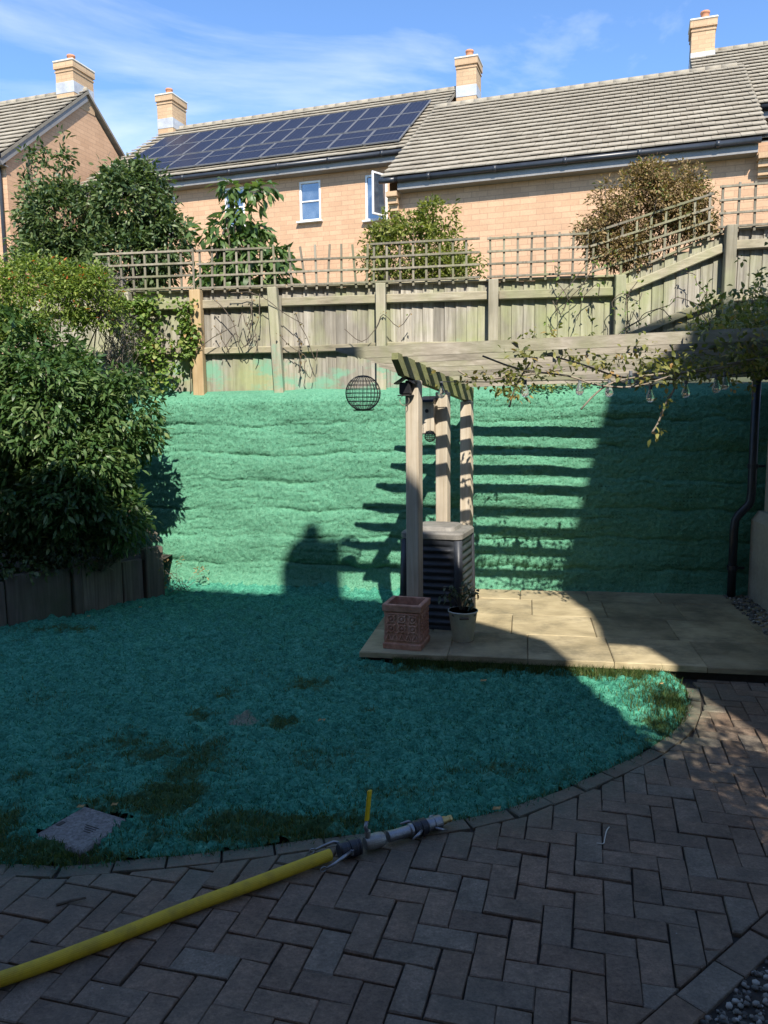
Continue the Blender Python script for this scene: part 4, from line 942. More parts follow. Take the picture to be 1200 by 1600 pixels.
MB().tube([fc - GE2 * .03 + GE1 * .035 * math.cos(t) + ZZ * (-.085 + .035 * math.sin(t)) for t in np.linspace(0, 6.28, 17)], .0025, 4, False).build('perch_ring', M['twig'], o)
bc = G0 + GE2 * 1.0 - GE1 * .095 + ZZ * 1.70; o = empty('nest_box', bc - ZZ * .15, 'wooden nest box with a dark roof on the middle post', 'nest box')
MB().box(bc, (.115, .11, .27), GM, .004).build('body', M['pergpost'], o)
MB().box(bc + ZZ * .145 - GE2 * .02, (.135, .16, .02), GM @ Matrix.Rotation(R(12), 3, 'X'), .003).build('roof', M['bluegrey'], o)
MB().tube([bc - GE2 * .056 + ZZ * .05, bc - GE2 * .0575 + ZZ * .05], .016, 14).build('entrance_hole', M['black'], o)
# string lights: cable and pear-shaped bulbs
sl = empty('string_lights', G0 + GE1 * 1.2 + ZZ * 2.0, 'string of clear pear-shaped bulbs slung under the rafters', 'string lights')
def G(a, l, z): return G0 + RE1 * a + GE2 * l + ZZ * z
cab = [G(.05, .8, 1.97), G(.5, .75, 1.95), G(.95, .72, 1.945), G(1.3, .7, 1.93), G(1.62, .66, 1.88), G(1.9, .62, 1.9), G(2.15, .6, 1.93), G(2.5, .6, 1.97), G(2.9, .6, 2.03)]
MB().tube(cab, .003, 5).build('cable', M['black'], sl)
BP = [(.07, .8, 1.96), (.72, .735, 1.945), (1.12, .71, 1.945), (1.33, .7, 1.925), (1.47, .8, 1.985), (1.62, .66, 1.875), (1.86, .63, 1.9), (2.06, .6, 1.925), (2.12, .75, 1.95)]
bv = [(.012, 0), (.013, -.022), (.012, -.024), (.017, -.045), (.026, -.068), (.03, -.085), (.026, -.103), (.013, -.115), (.001, -.118)]
V, F = tube([(0, 0, z) for r_, z in bv[2:]], [r_ for r_, z in bv[2:]], 14, False); gm = mesh('bulb', V, F, M['bulb'], True)
V, F = tube([(0, 0, .012), (0, 0, -.024)], .0125, 12); sm = mesh('socket', V, F, M['greyfer'])
for p in BP:
    b = inst('bulb', gm, sl, G(*p)); inst('socket', sm, b, G(*p))

# ------------------------------------------------------------------ compost bin, planter, bucket
bc = Vector((.425, 5.975, PATIO_Z)); Bq = R(-19); b1 = Vector((math.cos(Bq), math.sin(Bq), 0)); b2 = Vector((-math.sin(Bq), math.cos(Bq), 0))
cbn = empty('compost_bin', bc, 'black ribbed plastic compost bin with a faded lid behind the front post', 'compost bin')
def rsq(h, rad, n=6):
    P = []
    for q_ in range(4):
        cx_, cy_ = [(h - rad, h - rad), (-h + rad, h - rad), (-h + rad, -h + rad), (h - rad, -h + rad)][q_]
        for i in range(n + 1):
            t = math.pi / 2 * (q_ + i / n); P.append((cx_ + rad * math.cos(t), cy_ + rad * math.sin(t)))
        e_ = P[-1]; nx_ = [(-h + rad, h), (-h, -h + rad), (h - rad, -h), (h, h - rad)][q_]
        for f_ in (.06, .12, .5, .88, .94): P.append((e_[0] + (nx_[0] - e_[0]) * f_, e_[1] + (nx_[1] - e_[1]) * f_))
    return P
def loft(rings): 
    n = len(rings[0]); V = [p for r_ in rings for p in r_]; F = []
    for i in range(len(rings) - 1):
        for k_ in range(n): F.append((i * n + k_, i * n + (k_ + 1) % n, (i + 1) * n + (k_ + 1) % n, (i + 1) * n + k_))
    return V, F + [tuple(range((len(rings) - 1) * n, len(rings) * n)), tuple(range(n - 1, -1, -1))]
rings = []
for z in np.linspace(0, .70, 92):
    rib = .011 * math.cos(2 * math.pi * z / .0555) if .03 < z < .66 else .004; h = .242 - .02 * z
    pl_ = []
    for x, y in rsq(h, .045, 5):
        k_ = 1.0 if min(abs(x), abs(y)) < h - .085 else .1
        f_ = 1 + rib * k_ / h; pl_.append(bc + b1 * x * f_ + b2 * y * f_ + ZZ * z)
    rings.append(pl_)
# flat spans need more than two points so the ribs read along each side
V, F = loft(rings); mk('ribbed_body', V, F, M['binplastic'], cbn, None, True)
mb = MB()
for sx in (-1, 1):
    for sy in (-1, 1): mb.tube([bc + (b1 * sx + b2 * sy) * .222 + ZZ * .0, bc + (b1 * sx + b2 * sy) * .208 + ZZ * .69], .034, 10)
mb.build('corner_post', M['binplastic'], cbn, None, True)
rings = [[bc + b1 * x + b2 * y + ZZ * z for x, y in rsq(h, .06, 5)] for h, z in ((.235, .695), (.243, .70), (.243, .735), (.232, .748), (.17, .752), (.16, .776), (.15, .782))]
V, F = loft(rings); mk('lid', V, F, M['binlid'], cbn, None, False)
pc = Vector((.155, 5.355, PATIO_Z)); pa_ = R(-17); p1_ = Vector((math.cos(pa_), math.sin(pa_), 0)); p2_ = Vector((-math.sin(pa_), math.cos(pa_), 0)); PM = frame(p1_, p2_, ZZ)
pln = empty('planter', pc, 'square terracotta planter with raised rosettes at the patio corner', 'planter')
rings = [[pc + p1_ * x + p2_ * y + ZZ * z for x, y in ((h, h), (-h, h), (-h, -h), (h, -h))] for h, z in ((.137, 0), (.139, .035), (.130, .045), (.127, .262), (.139, .272), (.142, .312), (.139, .318), (.112, .318), (.108, .25), (.0, .249))]
n4 = 4; V = [p for r_ in rings for p in r_]; F = [(i * 4 + k_, i * 4 + (k_ + 1) % 4, (i + 1) * 4 + (k_ + 1) % 4, (i + 1) * 4 + k_) for i in range(len(rings) - 1) for k_ in range(4)]
mk('pot_body', V, F, M['terra'], pln)
mb = MB()
for s_, (ax, nx_) in enumerate(((p1_, -p2_), (p2_, p1_), (p1_, p2_), (p2_, -p1_))):
    for rw in range(2):
        for q_ in range(3):
            c = pc + nx_ * .129 + ax * ((q_ - 1) * .078 + (.0 if rw == 0 else .0)) + ZZ * (.215 - rw * .068)
            mb.tube([c + ax * .024 * math.cos(t) + ZZ * .024 * math.sin(t) for t in np.linspace(0, 6.283, 13)], .0085, 6, False)
            mb.tube([c - nx_ * .004, c + nx_ * .012], [.016, .008], 8)
            for dg in (45, 135, 225, 315): 
                dv = ax * math.cos(R(dg)) + ZZ * math.sin(R(dg)); mb.tube([c + dv * .028, c + dv * .05], [.010, .005], 6)
    for q_ in range(5):
        c = pc + nx_ * .132 + ax * ((q_ - 2) * .048) + ZZ * .085; mb.tube([c - ax * .02 - ZZ * .02, c + ZZ * .022, c + ax * .02 - ZZ * .02], .008, 6); mb.tube([c - ZZ * .022, c + ZZ * .004], [.008, .003], 5)
    for zz in (.062, .252): mb.tube([pc + nx_ * .131 - ax * .115 + ZZ * zz, pc + nx_ * .131 + ax * .115 + ZZ * zz], .006, 5)
mb.build('rosette_relief', M['terra'], pln)
V = [pc + p1_ * x + p2_ * y + ZZ * .255 for x, y in ((.11, .11), (-.11, .11), (-.11, -.11), (.11, -.11))]; mk('compost', V, [(0, 1, 2, 3)], M['soil'], pln)
kc = Vector((.565, 5.44, PATIO_Z)); bk = empty('bucket', kc, 'cream metal bucket in front of the compost bin', 'bucket')
pr_ = [(.070, 0), (.074, .006), (.104, .215), (.110, .219), (.110, .226), (.104, .226), (.098, .19), (.0, .188)]
V, F = tube([kc + ZZ * z for r_, z in pr_], [max(r_, .001) for r_, z in pr_], 28, False); mk('bucket_body', V, F, M['bucket'], bk, None, True)
hb = MB(); hb.tube([kc + Vector((.09 * math.cos(t), -.062 - .012 * math.sin(t), .215 - .028 * math.sin(t))) for t in np.linspace(.35, 2.8, 9)], .004, 6); hb.build('handle', M['wire'], bk)
MB().tube([kc + Vector((-.035, -.108, .188)), kc + Vector((.03, -.108, .188))], .009, 8).build('handle_grip', M['bark'], bk)
V, F = tube([kc + ZZ * .192, kc + ZZ * .196], [.095, .09], 20); mk('soil', V, F, M['soil'], bk)

# ------------------------------------------------------------------ manhole cover
mhc = Vector((*MHC, .0)); mo = empty('inspection_cover', mhc, 'square stippled concrete inspection cover set in the lawn', 'inspection cover')
MM = rotz(MHA); mb = MB(); mb.box(mhc - ZZ * .006, (.285, .275, .04), MM, .01); mb.build('slab', M['concrete'], mo)
mb = MB()
for i in range(4): mb.box(mhc + MM @ Vector((.03 + .004 * i, .02 - .013 * i, .0145)), (.075 - .012 * i, .0035, .003), MM)
mb.build('worn_lettering', M['groove'], mo)
mb = MB(); mb.box(mhc + MM @ Vector((-.11, -.02, .014)), (.02, .035, .004), MM); mb.build('lifting_hole', M['groove'], mo)

# ------------------------------------------------------------------ hose and nozzle
hs = [(-3.2, 1.3, .024), (-2.2, 1.68, .024), (-1.6, 1.93, .024), (-1.19, 2.13, .024), (-.95, 2.285, .024), (-.70, 2.465, .025), (-.48, 2.605, .028), (-.3, 2.72, .033), (-.22, 2.77, .035)]
HP = [Vector(p) for p in hs]
def smooth(P, n=8):
    out = []
    for i in range(len(P) - 1):
        p0, p1, p2, p3 = P[max(i - 1, 0)], P[i], P[i + 1], P[min(i + 2, len(P) - 1)]
        for k_ in range(n):
            t = k_ / n; out.append(.5 * ((2 * p1) + (p2 - p0) * t + (2 * p0 - 5 * p1 + 4 * p2 - p3) * t * t + (3 * p1 - p0 - 3 * p2 + p3) * t ** 3))
    return out + [P[-1]]
SP = smooth(HP, 6); NS = 40; V, F = tube(SP, .0225, NS)
hose = mk('hose', V, F, M['hose'], None, HP[3], True); tag(hose, 'thick ribbed yellow hose lying across the brick paving', 'hose')
me = hose.data; a = me.attributes.new('wuv', 'FLOAT_VECTOR', 'POINT'); ar = np.zeros((len(me.vertices), 3), np.float32); ii = np.arange(len(ar)); ar[:, 0] = ii // NS; ar[:, 1] = (ii % NS) / NS; 
a.data.foreach_set('vector', ar.ravel())
N0 = Vector((-.232, 2.765, .036)); N1 = Vector((.262, 3.03, .034)); ND = (N1 - N0).normalized(); NSd = ND.cross(ZZ).normalized(); NL = (N1 - N0).length
nz_ = empty('hose_nozzle', N0, 'metal hose nozzle with black couplings and a yellow valve lever', 'hose nozzle')
def npt(l, s_=0, z=0): return N0 + ND * l + NSd * s_ * .82 + ZZ * (z * .82 if z < .04 else z)
def lathe(name, prof_, mat, n=24): 
    V, F = tube([npt(l) for l, r_ in prof_], [r_ * .82 for l, r_ in prof_], n); return mk(name, V, F, mat, nz_, None, False)
lathe('hose_ferrule', [(-.012, .028), (-.012, .0335), (.05, .0345), (.052, .032)], M['greyfer'])
lathe('cam_coupling', [(.05, .034), (.055, .041), (.078, .042), (.08, .038), (.09, .038), (.092, .043), (.118, .043), (.12, .039), (.128, .039), (.130, .042), (.137, .042)], M['camlock'])
for s_ in (-1, 1):
    MB().tube([npt(.085, s_ * .040, .008), npt(.05, s_ * .058, .006 if s_ > 0 else .02), npt(.005, s_ * .064, -.012 if s_ > 0 else .01), npt(-.03, s_ * .066, -.02 if s_ > 0 else .0)], [.006, .007, .006, .004], 8).build('cam_lever', M['steel'], nz_, None, True)
    MB().tube([npt(.09, s_ * .04, -.008), npt(.09, s_ * .04, .016)], .008, 8).build('cam_pin', M['steel'], nz_)
    MB().tube([npt(.0 + .012 * math.cos(t) - .04, s_ * .066, -.02 + .012 * math.sin(t) + (.0 if s_ > 0 else .02)) for t in np.linspace(0, 6.283, 12)], .0022, 5, False).build('pull_ring', M['steel'], nz_)
lathe('valve_hexagon', [(.137, .034), (.137, .036), (.165, .036), (.165, .033)], M['nickel'], 6)
lathe('valve_body', [(.163, .030), (.17, .033), (.195, .037), (.225, .037), (.245, .031)], M['nickel'])
lathe('valve_hexagon', [(.243, .032), (.243, .035), (.268, .035), (.268, .032)], M['nickel'], 6)
MB().tube([npt(.175, 0, .03), npt(.175, 0, .052)], .012, 10).build('valve_stem', M['nickel'], nz_)
lv = [npt(.172, -.0, .05), npt(.168, -.004, .068), npt(.178, -.014, .085)]
MB().tube(lv, [.0085, .008, .008], 8).build('lever', M['steel'], nz_, None, True)
lh = MB(); d_ = (Vector((.10, .12, .95))).normalized(); lh.box(npt(.178, -.014, .085) + d_ * .062, (.021, .011, .125), frame(ND, d_.cross(ND).normalized(), d_), .005); lh.build('lever_sleeve', M['yellow'], nz_)
lathe('aluminium_pipe', [(.266, .0275), (.37, .0275)], M['steel'])
lathe('pipe_collar', [(.362, .030), (.366, .034), (.376, .034), (.38, .030)], M['steel'])
lathe('cam_coupling', [(.378, .033), (.382, .040), (.40, .041), (.402, .037), (.412, .037), (.414, .041), (.44, .041), (.445, .035)], M['camlock'])
for s_ in (-1, 1):
    MB().tube([npt(.405, s_ * .038, .006), npt(.385, s_ * .054, .004 if s_ > 0 else .015), npt(.35, s_ * .058, -.016 if s_ > 0 else .012)], [.006, .007, .004], 8).build('cam_lever', M['steel'], nz_, None, True)
    MB().tube([npt(.47, s_ * .036, -.004), npt(.492, s_ * .05, -.012 if s_ > 0 else .008), npt(.515, s_ * .054, -.018 if s_ > 0 else .006)], [.006, .007, .004], 8).build('cam_lever', M['steel'], nz_, None, True)
lathe('adaptor', [(.443, .030), (.448, .033), (.47, .033), (.472, .030), (.478, .030), (.48, .034), (.512, .034), (.518, .026)], M['steel'])
lathe('brass_tip', [(.515, .020), (.517, .021), (.537, .020), (.539, .016), (.552, .0155), (.555, .018), (.566, .0165), (.566, .010), (.55, .009)], M['brass'])

# ------------------------------------------------------------------ plants
def leaves(name, C, D, n_per, rad, ll, lw, mat, parent, seed, droop=.3, fold=.25, out=.6):
    """C clump centres (n,3), D clump directions; every leaf is a small folded blade of four triangles"""
    r = np.random.default_rng(seed); n = len(C) * n_per; c = np.repeat(C, n_per, 0); d0 = np.repeat(D, n_per, 0)
    d = d0 * out + r.normal(0, .75, (n, 3)); d /= np.linalg.norm(d, axis=1, keepdims=True)
    base = c + d * rad * r.uniform(.05, .75, (n, 1)) + r.normal(0, rad * .3, (n, 3))
    dd = d + np.array([0, 0, -droop]); dd /= np.linalg.norm(dd, axis=1, keepdims=True)
    up = np.array([0, 0, 1.0]) + r.normal(0, .55, (n, 3)); s = np.cross(dd, up); s /= np.linalg.norm(s, axis=1, keepdims=True) + 1e-9
    nn = np.cross(s, dd); L = ll * r.uniform(.6, 1.25, (n, 1)); W = lw * r.uniform(.7, 1.25, (n, 1)); f = fold * W
    b = base; t = base + dd * L - nn * L * .18
    l1 = base + dd * L * .35 + s * W * .5 + nn * f * .6; r1 = base + dd * L * .35 - s * W * .5 + nn * f * .6
    l2 = base + dd * L * .72 + s * W * .36 + nn * (f * .3 - L * .05); r2 = base + dd * L * .72 - s * W * .36 + nn * (f * .3 - L * .05)
    V = np.stack([b, r1, l1, r2, l2, t], 1).reshape(-1, 3); i0 = np.arange(n)[:, None] * 6
    T = np.concatenate([i0 + np.array([q]) for q in ((0, 1, 2), (2, 1, 3), (2, 3, 4), (4, 3, 5))], 1).ravel()
    cv = np.repeat(r.uniform(-.22, .22, len(C)), n_per); rv_ = np.clip(r.uniform(0, .93, n) + cv, 0, .93); rv_ = np.where(r.uniform(0, 1, n) < .02, 1.0, rv_)
    p0 = wloc(parent); o = bpy.data.objects.new(name, fast_mesh(name, V - np.array(p0), T, 3, mat, np.repeat(rv_, 6))); link(o, parent, p0); return o
def clumps(blobs, seed, shell=.55, gap=.25, cell=.16):
    """clump centres spread through ellipsoids: (cx,cy,cz,rx,ry,rz,count)"""
    r = np.random.default_rng(seed); C = []; D = []
    for cx_, cy_, cz_, rx, ry, rz, n in blobs:
        v = r.normal(0, 1, (int(n * 1.6), 3)); v /= np.linalg.norm(v, axis=1, keepdims=True); k = (shell + (1 - shell) * r.uniform(0, 1, len(v)) ** .7) * (1 + .22 * (vn(v[:, 0] * 2.3 + cx_ * 3, v[:, 2] * 2.3 + v[:, 1] * 2 + cz_, seed) - .5) * 2)
        p = np.array([cx_, cy_, cz_]) + v * k[:, None] * np.array([rx, ry, rz]); q = np.floor(p / cell).astype(int)
        h = hash2(q[:, 0] * 31 + q[:, 2] * 7, q[:, 1] * 13 + q[:, 2], seed); m = h > gap; p, v = p[m][:n], v[m][:n]
        dv = v / np.array([rx, ry, rz]); dv /= np.linalg.norm(dv, axis=1, keepdims=True); C.append(p); D.append(dv + np.array([0, 0, .25]))
    return np.concatenate(C), np.concatenate(D)
def stems(name, root, base, C, n, r0, mat, seed, tip=.25, wig=.06):
    r = np.random.default_rng(seed); mb = MB(); base = Vector(base)
    for i in r.choice(len(C), min(n, len(C)), replace=False):
        e = Vector(C[i]); st = base + Vector((r.normal(0, .04), r.normal(0, .04), 0)); P = []
        for t in np.linspace(0, 1, 7):
            p = st.lerp(e, t); p.z = st.z + (e.z - st.z) * (t ** .8); p += Vector((r.normal(0, wig), r.normal(0, wig), r.normal(0, wig * .5))) * math.sin(t * math.pi); P.append(p)
        mb.tube(P, [r0 * (1 - t) + r0 * tip * t for t in np.linspace(0, 1, 7)], 6)
    return mb.build(name, mat, root, None, True)
def shrub(name, label, cat, base, blobs, n_per, rad, ll, lw, mat, seed, nst=14, r0=.02, group=None, crown='foliage', stem='stems', barkm='bark', **kw):
    o = empty(name, base, label, cat, group); cl = {k: kw.pop(k) for k in ('shell', 'gap', 'cell') if k in kw}; C, D = clumps(blobs, seed, **cl)
    stems(stem, o, base, C, nst, r0, M[barkm], seed + 1); leaves(crown, C, D, n_per, rad, ll, lw, mat, o, seed + 2, **kw); return o, C
S3 = 'shrubs in the raised bed'
shrub('laurel_shrub', 'big glossy evergreen shrub overhanging the raised bed on the left', 'shrub', (-3.05, 7.05, .34),
      [(-3.3, 6.95, 2.0, .80, .55, .72, 800), (-2.85, 6.75, 1.75, .55, .45, .62, 620), (-2.62, 6.68, 1.25, .42, .36, .36, 440), (-2.32, 6.95, 1.72, .32, .28, .42, 280), (-2.75, 6.55, 1.02, .34, .25, .26, 220), (-3.7, 6.6, 1.5, .6, .4, .7, 420), (-3.75, 6.9, 2.4, .6, .4, .5, 300), (-3.35, 6.6, .95, .5, .3, .38, 330), (-2.9, 6.75, .72, .35, .25, .25, 160), (-2.4, 6.72, .86, .26, .2, .26, 170), (-3.7, 6.2, .85, .4, .25, .35, 180)],
      9, .085, .084, .028, M['laurel'], 21, 26, .022, S3, droop=.45, gap=.28)
shrub('firethorn_bush', 'yellow-green bush with a few orange berries on top of the left corner', 'shrub', (-3.3, 7.45, .4),
      [(-3.2, 7.2, 2.85, .62, .35, .32, 520), (-2.72, 7.3, 2.82, .30, .25, .30, 260), (-3.75, 7.0, 2.8, .45, .3, .4, 300), (-3.4, 6.95, 2.6, .45, .25, .22, 160)], 12, .075, .045, .017, M['yellowgreen'], 31, 14, .014, S3, gap=.2)
shrub('dead_shrub', 'dry grey leafless shrub against the fence by the left trellis', 'shrub', (-2.62, 7.8, 1.9), [(-2.60, 7.45, 2.86, .20, .14, .30, 170), (-2.5, 7.55, 2.45, .16, .12, .28, 80)], 9, .06, .035, .008, M['drytwig'], 41, 40, .006, None, 'dry_twigs', 'stems', 'twig')
shrub('low_shrub', 'small grey-green twiggy shrub drooping over the bed edging', 'shrub', (-2.55, 6.85, .36), [(-2.42, 6.78, .66, .26, .22, .17, 150), (-2.75, 6.6, .6, .25, .15, .15, 70), (-2.22, 6.95, .6, .12, .1, .12, 30)], 10, .06, .05, .007, M['potleaf'], 51, 20, .007, S3, barkm='twig', droop=.6)
shrub('ground_cover', 'dark low plants under the evergreen shrub in the raised bed', 'plant', (-3.2, 6.7, .35), [(-3.3, 6.55, .5, .5, .3, .16, 130), (-2.9, 6.85, .48, .4, .3, .14, 90), (-3.7, 6.4, .55, .4, .3, .2, 80)], 8, .07, .06, .03, M['darktree'], 61, 10, .005, S3)
# a bent bare branch sticking out at the corner of the bed
br = empty('bare_branch', (-2.35, 7.0, .75), 'pale bare branch arching over the corner of the raised bed', 'branch')
MB().tube([(-2.62, 6.9, .82), (-2.45, 6.92, .93), (-2.30, 6.94, .95), (-2.2, 6.95, .87), (-2.13, 6.96, .75), (-2.10, 6.97, .69)], [.012, .011, .010, .008, .006, .004], 6).build('bent_stem', M['twig'], br, None, True)
mb = MB(); r = np.random.default_rng(3)
for i in range(14):
    a = Vector((-2.14 + r.normal(0, .01), 6.96, .75 - r.uniform(0, .06))); mb.tube([a, a + Vector((r.normal(0, .035), r.normal(0, .02), -.05)), a + Vector((r.normal(0, .05), r.normal(0, .02), -.13))], [.003, .0025, .0015], 4)
mb.build('twigs', M['twig'], br)
# ivy on the left fence bays
def climber(name, label, cat, pts, n_per, rad, ll, lw, mat, seed, stem_paths, sr=.005, barkm='bark', **kw):
    o = empty(name, pts[0], label, cat); P = np.array(pts); r = np.random.default_rng(seed)
    D = np.tile(np.array([.0, -1.0, .2]), (len(P), 1)); mb = MB()
    for sp_ in stem_paths: mb.tube(smooth([Vector(p) for p in sp_], 3), sr, 5)
    if stem_paths: mb.build('stems', M[barkm], o, None, True)
    if n_per: leaves('foliage', P, D, n_per, rad, ll, lw, mat, o, seed, **kw)
    return o
r = np.random.default_rng(8); pts = []
for _ in range(140):
    z = r.uniform(1.98, 2.93); x = -2.36 + .11 * math.sin(z * 6.5) + r.normal(0, .085 + .05 * (3 - z)); pts.append((x, FY(x) - .10 - abs(r.normal(0, .05)), z))
for _ in range(60): x = r.uniform(-2.75, -2.3); pts.append((x, FY(x) - .12, 2.86 + r.normal(0, .03)))
for _ in range(70): z = r.uniform(2.3, 2.9); x = -1.97 + r.normal(0, .05); pts.append((x, FY(x) - .12, z))
climber('ivy', 'bright green ivy climbing the fence beside the new post', 'climbing plant', pts, 5, .055, .055, .04, M['ivy'], 71, [[(-2.3, FY(-2.3) - .06, 1.95), (-2.38, FY(-2.38) - .07, 2.3), (-2.28, FY(-2.28) - .07, 2.6), (-2.35, FY(-2.3) - .07, 2.92)], [(-1.98, FY(-2) - .07, 1.95), (-1.95, FY(-2) - .07, 2.5), (-1.99, FY(-2) - .07, 2.9)]])
def vine_paths(x0, x1, n, seed, zlo=2.0, zhi=2.95):
    r = np.random.default_rng(seed); out = []
    for i in range(n):
        x = r.uniform(x0, x1); z = r.uniform(zlo, zhi - .3); p = []; dx, dz = r.normal(0, .08), r.uniform(.06, .14)
        for k_ in range(6): p.append((x, FY(x) - .10 - r.uniform(0, .05), z)); x += dx + r.normal(0, .05); z = min(z + dz * (1 if r.uniform() > .2 else -1), zhi)
        out.append(p)
    return out
vs_ = vine_paths(-1.7, -1.2, 4, 1) + vine_paths(-1.7, -1.2, 3, 2, 2.35, 2.9)
climber('dead_vine', 'dead bare vine stems on the fence bay right of the new post', 'climbing plant', [q_ for p in vs_ for q_ in p[3:]], 2, .04, .03, .018, M['brownleaf'], 5, vs_, .0045)
vs_ = vine_paths(-.9, -.2, 5, 3)
climber('dead_vine', 'sparse brown vine stems on the fence bay behind the damaged trellis', 'climbing plant', [q_ for p in vs_ for q_ in p[3:]], 3, .04, .03, .02, M['brownleaf'], 6, vs_, .004)
vs_ = vine_paths(1.6, 2.3, 9, 4, 2.2, 3.1) + vine_paths(2.4, 3.1, 5, 5, 2.4, 3.0)
climber('thin_vine', 'thin green vine shoots on the fence below the brown bush', 'climbing plant', [q_ for p in vs_ for q_ in p[1:]], 3, .05, .045, .02, M['ivy'], 7, vs_, .004)
r = np.random.default_rng(12); pts = [(x, FY(x) - .14 - r.uniform(0, .2), fbot(x) + r.uniform(.1, .38) * (.4 + .6 * min(1, max(0, (x - 1.3) / 1.2)))) for x in r.uniform(1.3, 3.3, 330)]
climber('bank_weeds', 'yellow-green weeds growing along the fence foot above the pergola', 'plant', pts, 5, .06, .05, .018, M['olive'], 9, [])
# trees and bushes behind the fence
TG = 'trees behind the fence'
def tree(name, label, base, blobs, n_per, rad, ll, lw, mat, seed, r0=.05, nst=16, **kw):
    return shrub(name, label, 'tree', base, blobs, n_per, rad, ll, lw, mat, seed, nst, r0, TG, 'crown', 'trunk', **kw)
tree('evergreen_tree', 'dark bushy evergreen tree with thin leaders in front of the left house', (-4.25, 10.5, 2.1), [(-4.2, 10.5, 4.3, .52, .48, .50, 640), (-4.35, 10.4, 3.7, .5, .45, .5, 400), (-3.95, 10.4, 3.6, .45, .45, .5, 380), (-4.62, 10.5, 4.95, .06, .06, .36, 22), (-4.4, 10.5, 5.0, .05, .05, .3, 16), (-4.12, 10.5, 4.95, .06, .06, .4, 22), (-3.9, 10.5, 4.6, .2, .2, .2, 40)], 9, .11, .085, .032, M['darktree'], 81, gap=.22)
tree('evergreen_tree', 'rounded dark evergreen tree left of the solar panels', (-3.2, 10.3, 2.1), [(-3.2, 10.3, 4.42, .50, .48, .50, 700), (-3.25, 10.2, 3.7, .52, .45, .5, 480), (-2.78, 10.2, 3.95, .32, .32, .42, 240)], 9, .11, .085, .034, M['darktree'], 91, gap=.2)
tree('broad_leaved_tree', 'young tree with long drooping leaves left of the small window', (-1.55, 9.3, 2.1), [(-1.6, 9.3, 3.45, .40, .33, .42, 95), (-1.55, 9.25, 4.0, .24, .2, .2, 30), (-1.9, 9.3, 3.85, .16, .14, .14, 14), (-1.42, 9.3, 4.3, .16, .12, .07, 10), (-1.72, 9.3, 4.34, .10, .1, .07, 7), (-1.2, 9.3, 3.5, .14, .16, .28, 20), (-2.0, 9.3, 3.3, .2, .2, .36, 28)], 7, .11, .165, .058, M['bigleaf'], 101, .035, 26, droop=.8, gap=.3, shell=.3)
tree('olive_bush', 'olive green bush behind the trellis below the open window', (.42, 9.0, 2.1), [(.40, 9.0, 3.5, .60, .4, .42, 600), (.7, 9.0, 3.2, .45, .35, .4, 320), (.05, 9.0, 3.85, .2, .15, .15, 80), (.62, 9.0, 3.95, .22, .15, .15, 80)], 10, .08, .06, .022, M['olive'], 111, .015, 22, gap=.25)
shrub('brown_bush', 'dry brown bush spilling over the sloping trellis', 'bush', (2.55, 7.75, 2.2), [(2.5, 7.65, 3.62, .52, .3, .36, 640), (2.85, 7.65, 3.78, .33, .25, .28, 360), (2.12, 7.6, 3.42, .26, .2, .28, 240), (2.3, 7.5, 3.22, .3, .12, .16, 200), (2.95, 7.5, 3.5, .3, .15, .2, 220), (2.55, 7.6, 3.98, .18, .15, .12, 100)], 12, .065, .042, .015, M['brownleaf'], 121, 40, .008, None, gap=.22, shell=.25)
shrub('grey_shrub', 'grey dried shrub in front of the fence at the right edge', 'shrub', (3.45, 6.95, 2.0), [(3.4, 6.95, 2.55, .25, .15, .22, 110), (3.7, 6.9, 2.6, .3, .2, .3, 90)], 9, .06, .035, .012, M['drytwig'], 131, 16, .006, None, barkm='twig')
# climber over the right half of the pergola
r = np.random.default_rng(15); pts = []
def addp(a, l, z, n, sa, sl_, sz):
    for _ in range(n): pts.append(tuple(G(a + r.normal(0, sa), l + r.normal(0, sl_), z + r.normal(0, sz))))
addp(2.05, .3, 2.1, 90, .28, .25, .09); addp(1.75, .35, 1.98, 60, .2, .2, .05); addp(.98, .25, 2.12, 24, .14, .2, .07); addp(.8, .3, 1.98, 16, .07, .12, .08); addp(.72, .3, 1.84, 12, .04, .06, .06)
addp(2.42, .6, 2.2, 420, .2, .4, .12); addp(2.5, 1.3, 2.3, 420, .25, .4, .16); addp(2.8, .6, 2.2, 160, .15, .4, .12); addp(1.4, .3, 2.05, 24, .2, .15, .06); addp(2.3, 1.2, 2.05, 80, .4, .3, .06); addp(.62, .9, 2.0, 16, .2, .2, .03); addp(.33, .8, 1.98, 8, .08, .1, .03)
hang = [[G(1.78, .25, 1.98), G(1.80, .24, 1.86), G(1.74, .22, 1.74), G(1.70, .2, 1.62), G(1.66, .2, 1.55)]]
for t in np.linspace(.2, .95, 6): p = hang[0][int(t * 4)]; pts.append(tuple(p + Vector((r.normal(0, .02), 0, r.normal(0, .02)))))
paths = hang + [[G(.55, .15, 2.1), G(.8, .2, 2.0), G(1.1, .25, 1.95), G(1.3, .22, 1.88), G(1.55, .2, 1.86), G(1.8, .22, 1.93), G(2.1, .2, 1.98), G(2.5, .3, 2.05)],
    [G(1.2, .2, 1.72), G(1.3, .22, 1.83), G(1.42, .25, 1.9), G(1.7, .25, 1.94), G(2.0, .3, 1.95), G(2.3, .3, 2.02)], [G(.95, .2, 2.1), G(1.2, .25, 2.02), G(1.45, .3, 1.93), G(1.8, .3, 1.9)], [G(.85, .25, 2.05), G(.75, .28, 1.9), G(.7, .3, 1.75)], [G(.2, .8, 2.05), G(.35, .8, 1.98), G(.7, .85, 2.0), G(1.0, .8, 2.03)], [G(3.0, .5, .3), G(2.98, .5, 1.2), G(2.9, .45, 1.9), G(2.6, .4, 2.1)]]
